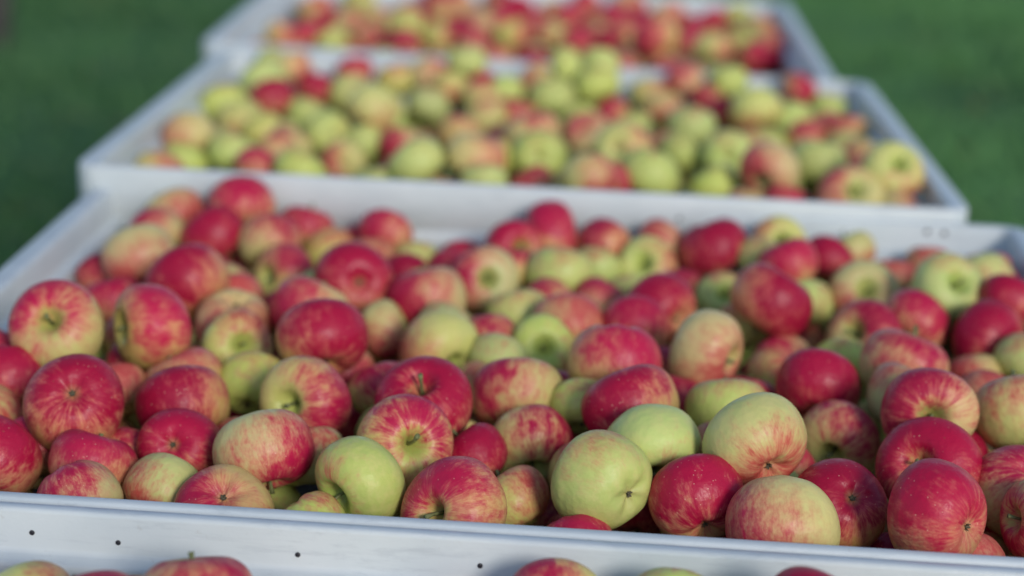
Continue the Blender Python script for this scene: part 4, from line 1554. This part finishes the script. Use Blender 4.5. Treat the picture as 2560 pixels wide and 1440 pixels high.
2 -141 1912 -102 699
2 -605 2188 -100 740
2 -530 2062 -114 751
2 77 1708 -112 731
2 126 1963 -86 680
2 -521 2024 -62 689
2 -540 1928 -110 766
2 313 2149 -100 744
2 -348 2338 -103 745
2 -73 1594 -115 758
2 -275 1554 -99 682
2 342 2263 -40 684
2 -187 2320 -105 696
2 -386 1687 -108 760
2 -558 1780 -115 719
2 167 1914 -71 681
2 464 1878 -104 700
2 -197 1828 -140 745
2 357 1536 -136 685
2 -155 1556 -141 728
2 -534 2317 -137 681
2 -545 1586 -131 686
2 373 2329 -89 694
2 -379 2289 -136 704
2 -468 2208 -121 749
2 -498 2271 -92 681
2 351 1832 -124 709
2 123 2110 -123 691
2 -47 2279 -70 693
2 20 1501 -145 706
2 464 1541 -114 684
2 172 1718 -113 771
2 -614 1689 -138 697
2 -154 1962 -136 741
2 -404 2215 -135 704
3 135 3057 -33 734
3 -123 3013 -36 760
3 265 2872 -32 796
3 -285 2721 -28 759
3 -558 2477 -22 684
3 263 2806 -22 691
3 374 2650 -26 741
3 77 2790 -29 704
3 -615 3250 -36 712
3 4 2753 -28 705
3 397 2727 -26 735
3 -628 2470 -22 716
3 95 2868 -80 701
3 -573 2620 -78 776
3 -50 2489 -78 750
3 -440 2472 -75 726
3 -252 3114 -72 729
3 -179 3304 -86 789
3 342 3307 -101 788
3 -56 2693 -81 774
3 -509 2718 -80 753
3 -542 2775 -77 710
3 -323 2697 -85 759
3 -548 3168 -66 697
3 -260 3052 -95 729
3 59 3180 -94 732
3 335 2682 -74 782
3 111 3090 -93 748
3 339 2548 -71 685
3 -505 2534 -54 745
3 68 2507 -77 717
3 -37 2810 -84 725
3 -103 2860 -79 758
3 -569 2523 -61 695
3 -192 2571 -78 714
3 -178 3053 -93 735
3 276 3145 -95 701
3 -122 2759 -69 746
3 -82 2588 -82 707
3 43 2577 -49 728
3 -327 3146 -96 683
3 -556 2884 -93 701
3 -603 3103 -87 692
3 -617 3041 -92 700
3 -407 3274 -64 725
3 -598 3289 -89 727
3 265 2696 -84 729
3 -486 2629 -85 692
3 368 2970 -74 719
3 -597 2810 -89 744
3 -133 2929 -92 681
3 119 2581 -55 792
3 -479 2841 -90 794
3 -585 2689 -77 729
3 -213 2995 -95 692
3 210 3054 -65 713
3 -523 2463 -81 699
3 -423 3188 -95 742
3 -485 3141 -93 747
3 -296 2550 -67 727
3 335 2751 -86 718
3 -44 2954 -85 687
3 306 2923 -69 685
3 132 3170 -94 684
3 89 3018 -79 782
3 -511 2910 -55 686
3 -604 3208 -88 708
3 268 3007 -91 710
3 -156 2670 -86 747
3 189 2618 -75 685
3 -186 2829 -86 689
3 177 3254 -98 746
3 198 3125 -83 783
3 397 3240 -80 683
3 -602 2964 -93 717
3 37 3239 -102 692
3 13 2715 -81 770
3 1 3115 -88 693
3 391 3084 -92 728
3 103 3226 -97 716
3 297 2620 -81 771
3 -118 2537 -77 709
3 -22 2600 -59 687
3 -422 2568 -80 753
3 212 2477 -77 741
3 -30 3186 -100 776
3 131 2473 -61 747
3 -178 2496 -81 711
3 68 2935 -86 723
3 344 3148 -82 723
3 -257 2492 -81 701
3 -205 3176 -100 701
3 260 2808 -89 767
3 -264 2656 -82 685
3 3 3283 -80 693
3 18 3018 -96 707
3 -264 3209 -98 689
3 -627 2532 -66 682
3 265 2522 -75 746
3 -212 2721 -72 712
3 384 2798 -89 704
3 -94 3068 -97 730
3 37 2879 -92 694
3 407 2489 -76 686
3 -349 2473 -70 760
3 109 2810 -89 692
3 -370 2647 -86 743
3 174 2548 -82 752
3 -599 2460 -76 711
3 41 2815 -87 755
3 -155 2615 -48 729
3 393 2587 -81 713
3 -67 2541 -39 726
3 199 2690 -85 750
3 8 2528 -80 695
3 -557 3064 -93 689
3 32 2648 -67 715
3 243 3230 -99 727
3 -491 3068 -92 735
3 401 2693 -77 686
3 327 2478 -76 788
3 -534 3259 -89 711
3 300 3058 -122 689
3 -381 2899 -119 788
3 151 2770 -117 698
3 -126 3203 -110 749
3 -143 2595 -107 682
3 -284 2953 -123 779
3 -386 2516 -113 737
3 -57 3302 -131 681
3 -396 2831 -114 743
3 387 3022 -107 723
3 -428 3309 -132 694
3 -115 2471 -89 708
3 -464 2523 -111 686
3 -545 2571 -107 694
3 44 3073 -103 695
3 -633 2640 -66 700
3 -150 2987 -89 711
3 -178 3243 -127 710
4 -294 3675 -51 716
4 -626 3514 -39 754
4 71 3901 -54 762
4 -136 3530 -49 713
4 219 3527 -41 705
4 -16 3641 -32 734
4 100 3988 -55 715
4 290 3561 -56 719
4 -689 3533 -39 691
4 57 3525 -52 784
4 -281 3540 -42 711
4 344 3534 -48 691
4 -616 4341 -106 722
4 261 3872 -114 729
4 -691 4354 -109 773
4 234 3978 -112 733
4 -26 3901 -106 795
4 -676 4066 -92 688
4 252 3765 -108 748
4 -14 3595 -110 692
4 150 3822 -99 735
4 -339 3762 -78 696
4 182 3686 -116 745
4 176 3879 -112 732
4 85 3680 -104 748
4 -6 3684 -111 754
4 -536 3692 -81 689
4 140 4221 -118 777
4 -589 3751 -84 713
4 299 4260 -99 719
4 -95 3780 -77 774
4 311 3624 -118 793
4 -129 4317 -95 702
4 -340 3898 -104 792
4 -638 4279 -101 759
4 -317 4326 -102 708
4 -216 4348 -110 774
4 10 4302 -112 766
4 -336 3635 -96 706
4 -70 3644 -94 744
4 321 3750 -106 794
4 -116 3892 -107 750
4 -649 3718 -84 777
4 -486 3797 -92 785
4 -510 3521 -90 783
4 87 4067 -65 796
4 -663 3834 -92 725
4 122 3929 -100 695
4 135 3537 -103 687
4 -321 4254 -110 736
4 -422 3708 -88 738
4 -229 3912 -109 722
4 -666 3569 -96 765
4 321 3525 -115 709
4 -591 3611 -101 776
4 -451 4299 -110 721
4 -144 3987 -110 680
4 -75 4139 -112 709
4 58 3772 -107 793
4 82 4337 -100 736
4 -569 3815 -98 780
4 -415 3584 -108 726
4 -236 3990 -99 686
4 234 4174 -113 711
4 -405 3770 -98 748
4 -122 3568 -109 682
4 -66 3524 -112 733
4 -195 3659 -90 703
4 33 3634 -79 741
4 -378 4351 -112 684
4 -149 3745 -112 709
4 -440 4361 -108 723
4 -508 3638 -100 683
4 -288 3578 -107 690
4 3 3822 -114 695
4 215 3548 -110 715
4 293 3690 -81 739
4 16 4051 -116 688
4 -219 3567 -110 709
4 -195 3855 -113 773
4 -166 4054 -107 798
4 233 4231 -90 686
4 -691 3771 -100 704
4 150 4332 -112 717
4 -255 3517 -106 720
4 173 3606 -113 785
4 -684 4134 -101 727
4 107 4252 -69 696
4 96 3607 -112 791
4 -530 4341 -111 756
4 -684 3662 -96 765
4 -584 3540 -104 794
4 -215 3744 -109 737
4 -137 3831 -81 705
4 -134 3676 -108 718
4 -73 4273 -111 681
4 -198 4284 -104 709
4 -548 3889 -109 726
4 -418 3516 -108 709
4 -86 3953 -104 702
4 94 3856 -106 745
4 -482 3727 -76 714
4 194 3754 -77 703
4 -349 3516 -109 740
4 -496 3956 -106 686
4 -402 4261 -109 688
4 -629 3652 -56 681
4 7 3524 -106 763
4 -478 3586 -82 684
4 -368 4144 -111 695
4 -60 3842 -92 787
4 -289 3721 -107 711
4 -692 4202 -106 744
4 129 3760 -116 697
4 -184 3519 -93 692
4 -265 3649 -107 780
4 -41 3743 -113 759
4 -414 3649 -105 689
4 332 4321 -123 696
4 234 3642 -112 699
4 336 3874 -117 722
4 99 4007 -117 686
4 -591 3680 -127 699
4 -134 4107 -140 695
4 315 4013 -137 703
4 -622 4134 -137 723
4 -461 4229 -130 774
4 103 4288 -138 719
4 -284 3841 -138 697
4 -234 3801 -130 689
4 275 4213 -133 690
4 -524 3577 -121 684
4 61 4094 -124 683
4 -368 4080 -115 702
4 -289 3944 -104 721
4 -623 4195 -137 683
4 -419 3908 -123 695
4 6 4364 -97 680
4 328 3688 -137 741
4 333 4213 -118 700
4 191 3748 -138 685'''
base = [apple_profile(20 + k, 12, 14) for k in range(4)]
BV = [np.array(b[0]) for b in base]
FV = [b[1] for b in base]
V, FA, at = [], [], {k: [] for k in ('fruit_place', 'skin_ground', 'skin_blush', 'blush_dir')}
av = {k: [] for k in ('blush_cover', 'skin_seed', 'skin_streak')}
off = 0
R = random.Random(8)
for line in HEAP.strip().split('\n'):
    c, x, y, z, D = (int(q) for q in line.split())
    k = R.randrange(4)
    q = Quaternion((R.gauss(0, 1), R.gauss(0, 1), R.gauss(0, 1), R.gauss(0, 1))).normalized()
    M = np.array(q.to_matrix())
    P = BV[k] * (D / 10000) @ M.T + np.array([x, y, z + RIM * 1000]) / 1000
    V.append(P)
    FA += [tuple(i + off for i in f) for f in FV[k]]
    off += len(P)
    tone = R.choice({1: 'Rrmyg', 2: 'RRrmoggy', 3: 'gggyyym', 4: 'RRrmmyg'}[c])
    gr, bl, cv = TONES[tone]
    d = Vector((R.gauss(0, 1), R.gauss(0, 1), R.gauss(0, 1))).normalized()
    n = len(P)
    at['fruit_place'].append(BV[k])
    at['skin_ground'].append(np.tile(gr, (n, 1)))
    at['skin_blush'].append(np.tile(bl, (n, 1)))
    at['blush_dir'].append(np.tile(d, (n, 1)))
    av['blush_cover'].append(np.full(n, cv))
    av['skin_streak'].append(np.full(n, R.uniform(.4, 1.2)))
    av['skin_seed'].append(np.full(n, R.uniform(0, 36)))
me = bpy.data.meshes.new('apple_heap')
me.from_pydata(np.concatenate(V).tolist(), [], FA)
for k in at:
    a = me.attributes.new(k, 'FLOAT_VECTOR', 'POINT')
    a.data.foreach_set('vector', np.concatenate(at[k]).astype(np.float32).ravel())
for k in av:
    a = me.attributes.new(k, 'FLOAT', 'POINT')
    a.data.foreach_set('value', np.concatenate(av[k]).astype(np.float32))
me.materials.append(MAT_SKIN_HEAP)
me.shade_smooth()
o = bpy.data.objects.new('apple_heap', me)
COL.objects.link(o)
tag(o, 'mass of apples packed beneath the top layer, glimpsed in the gaps', 'apples', kind='stuff')
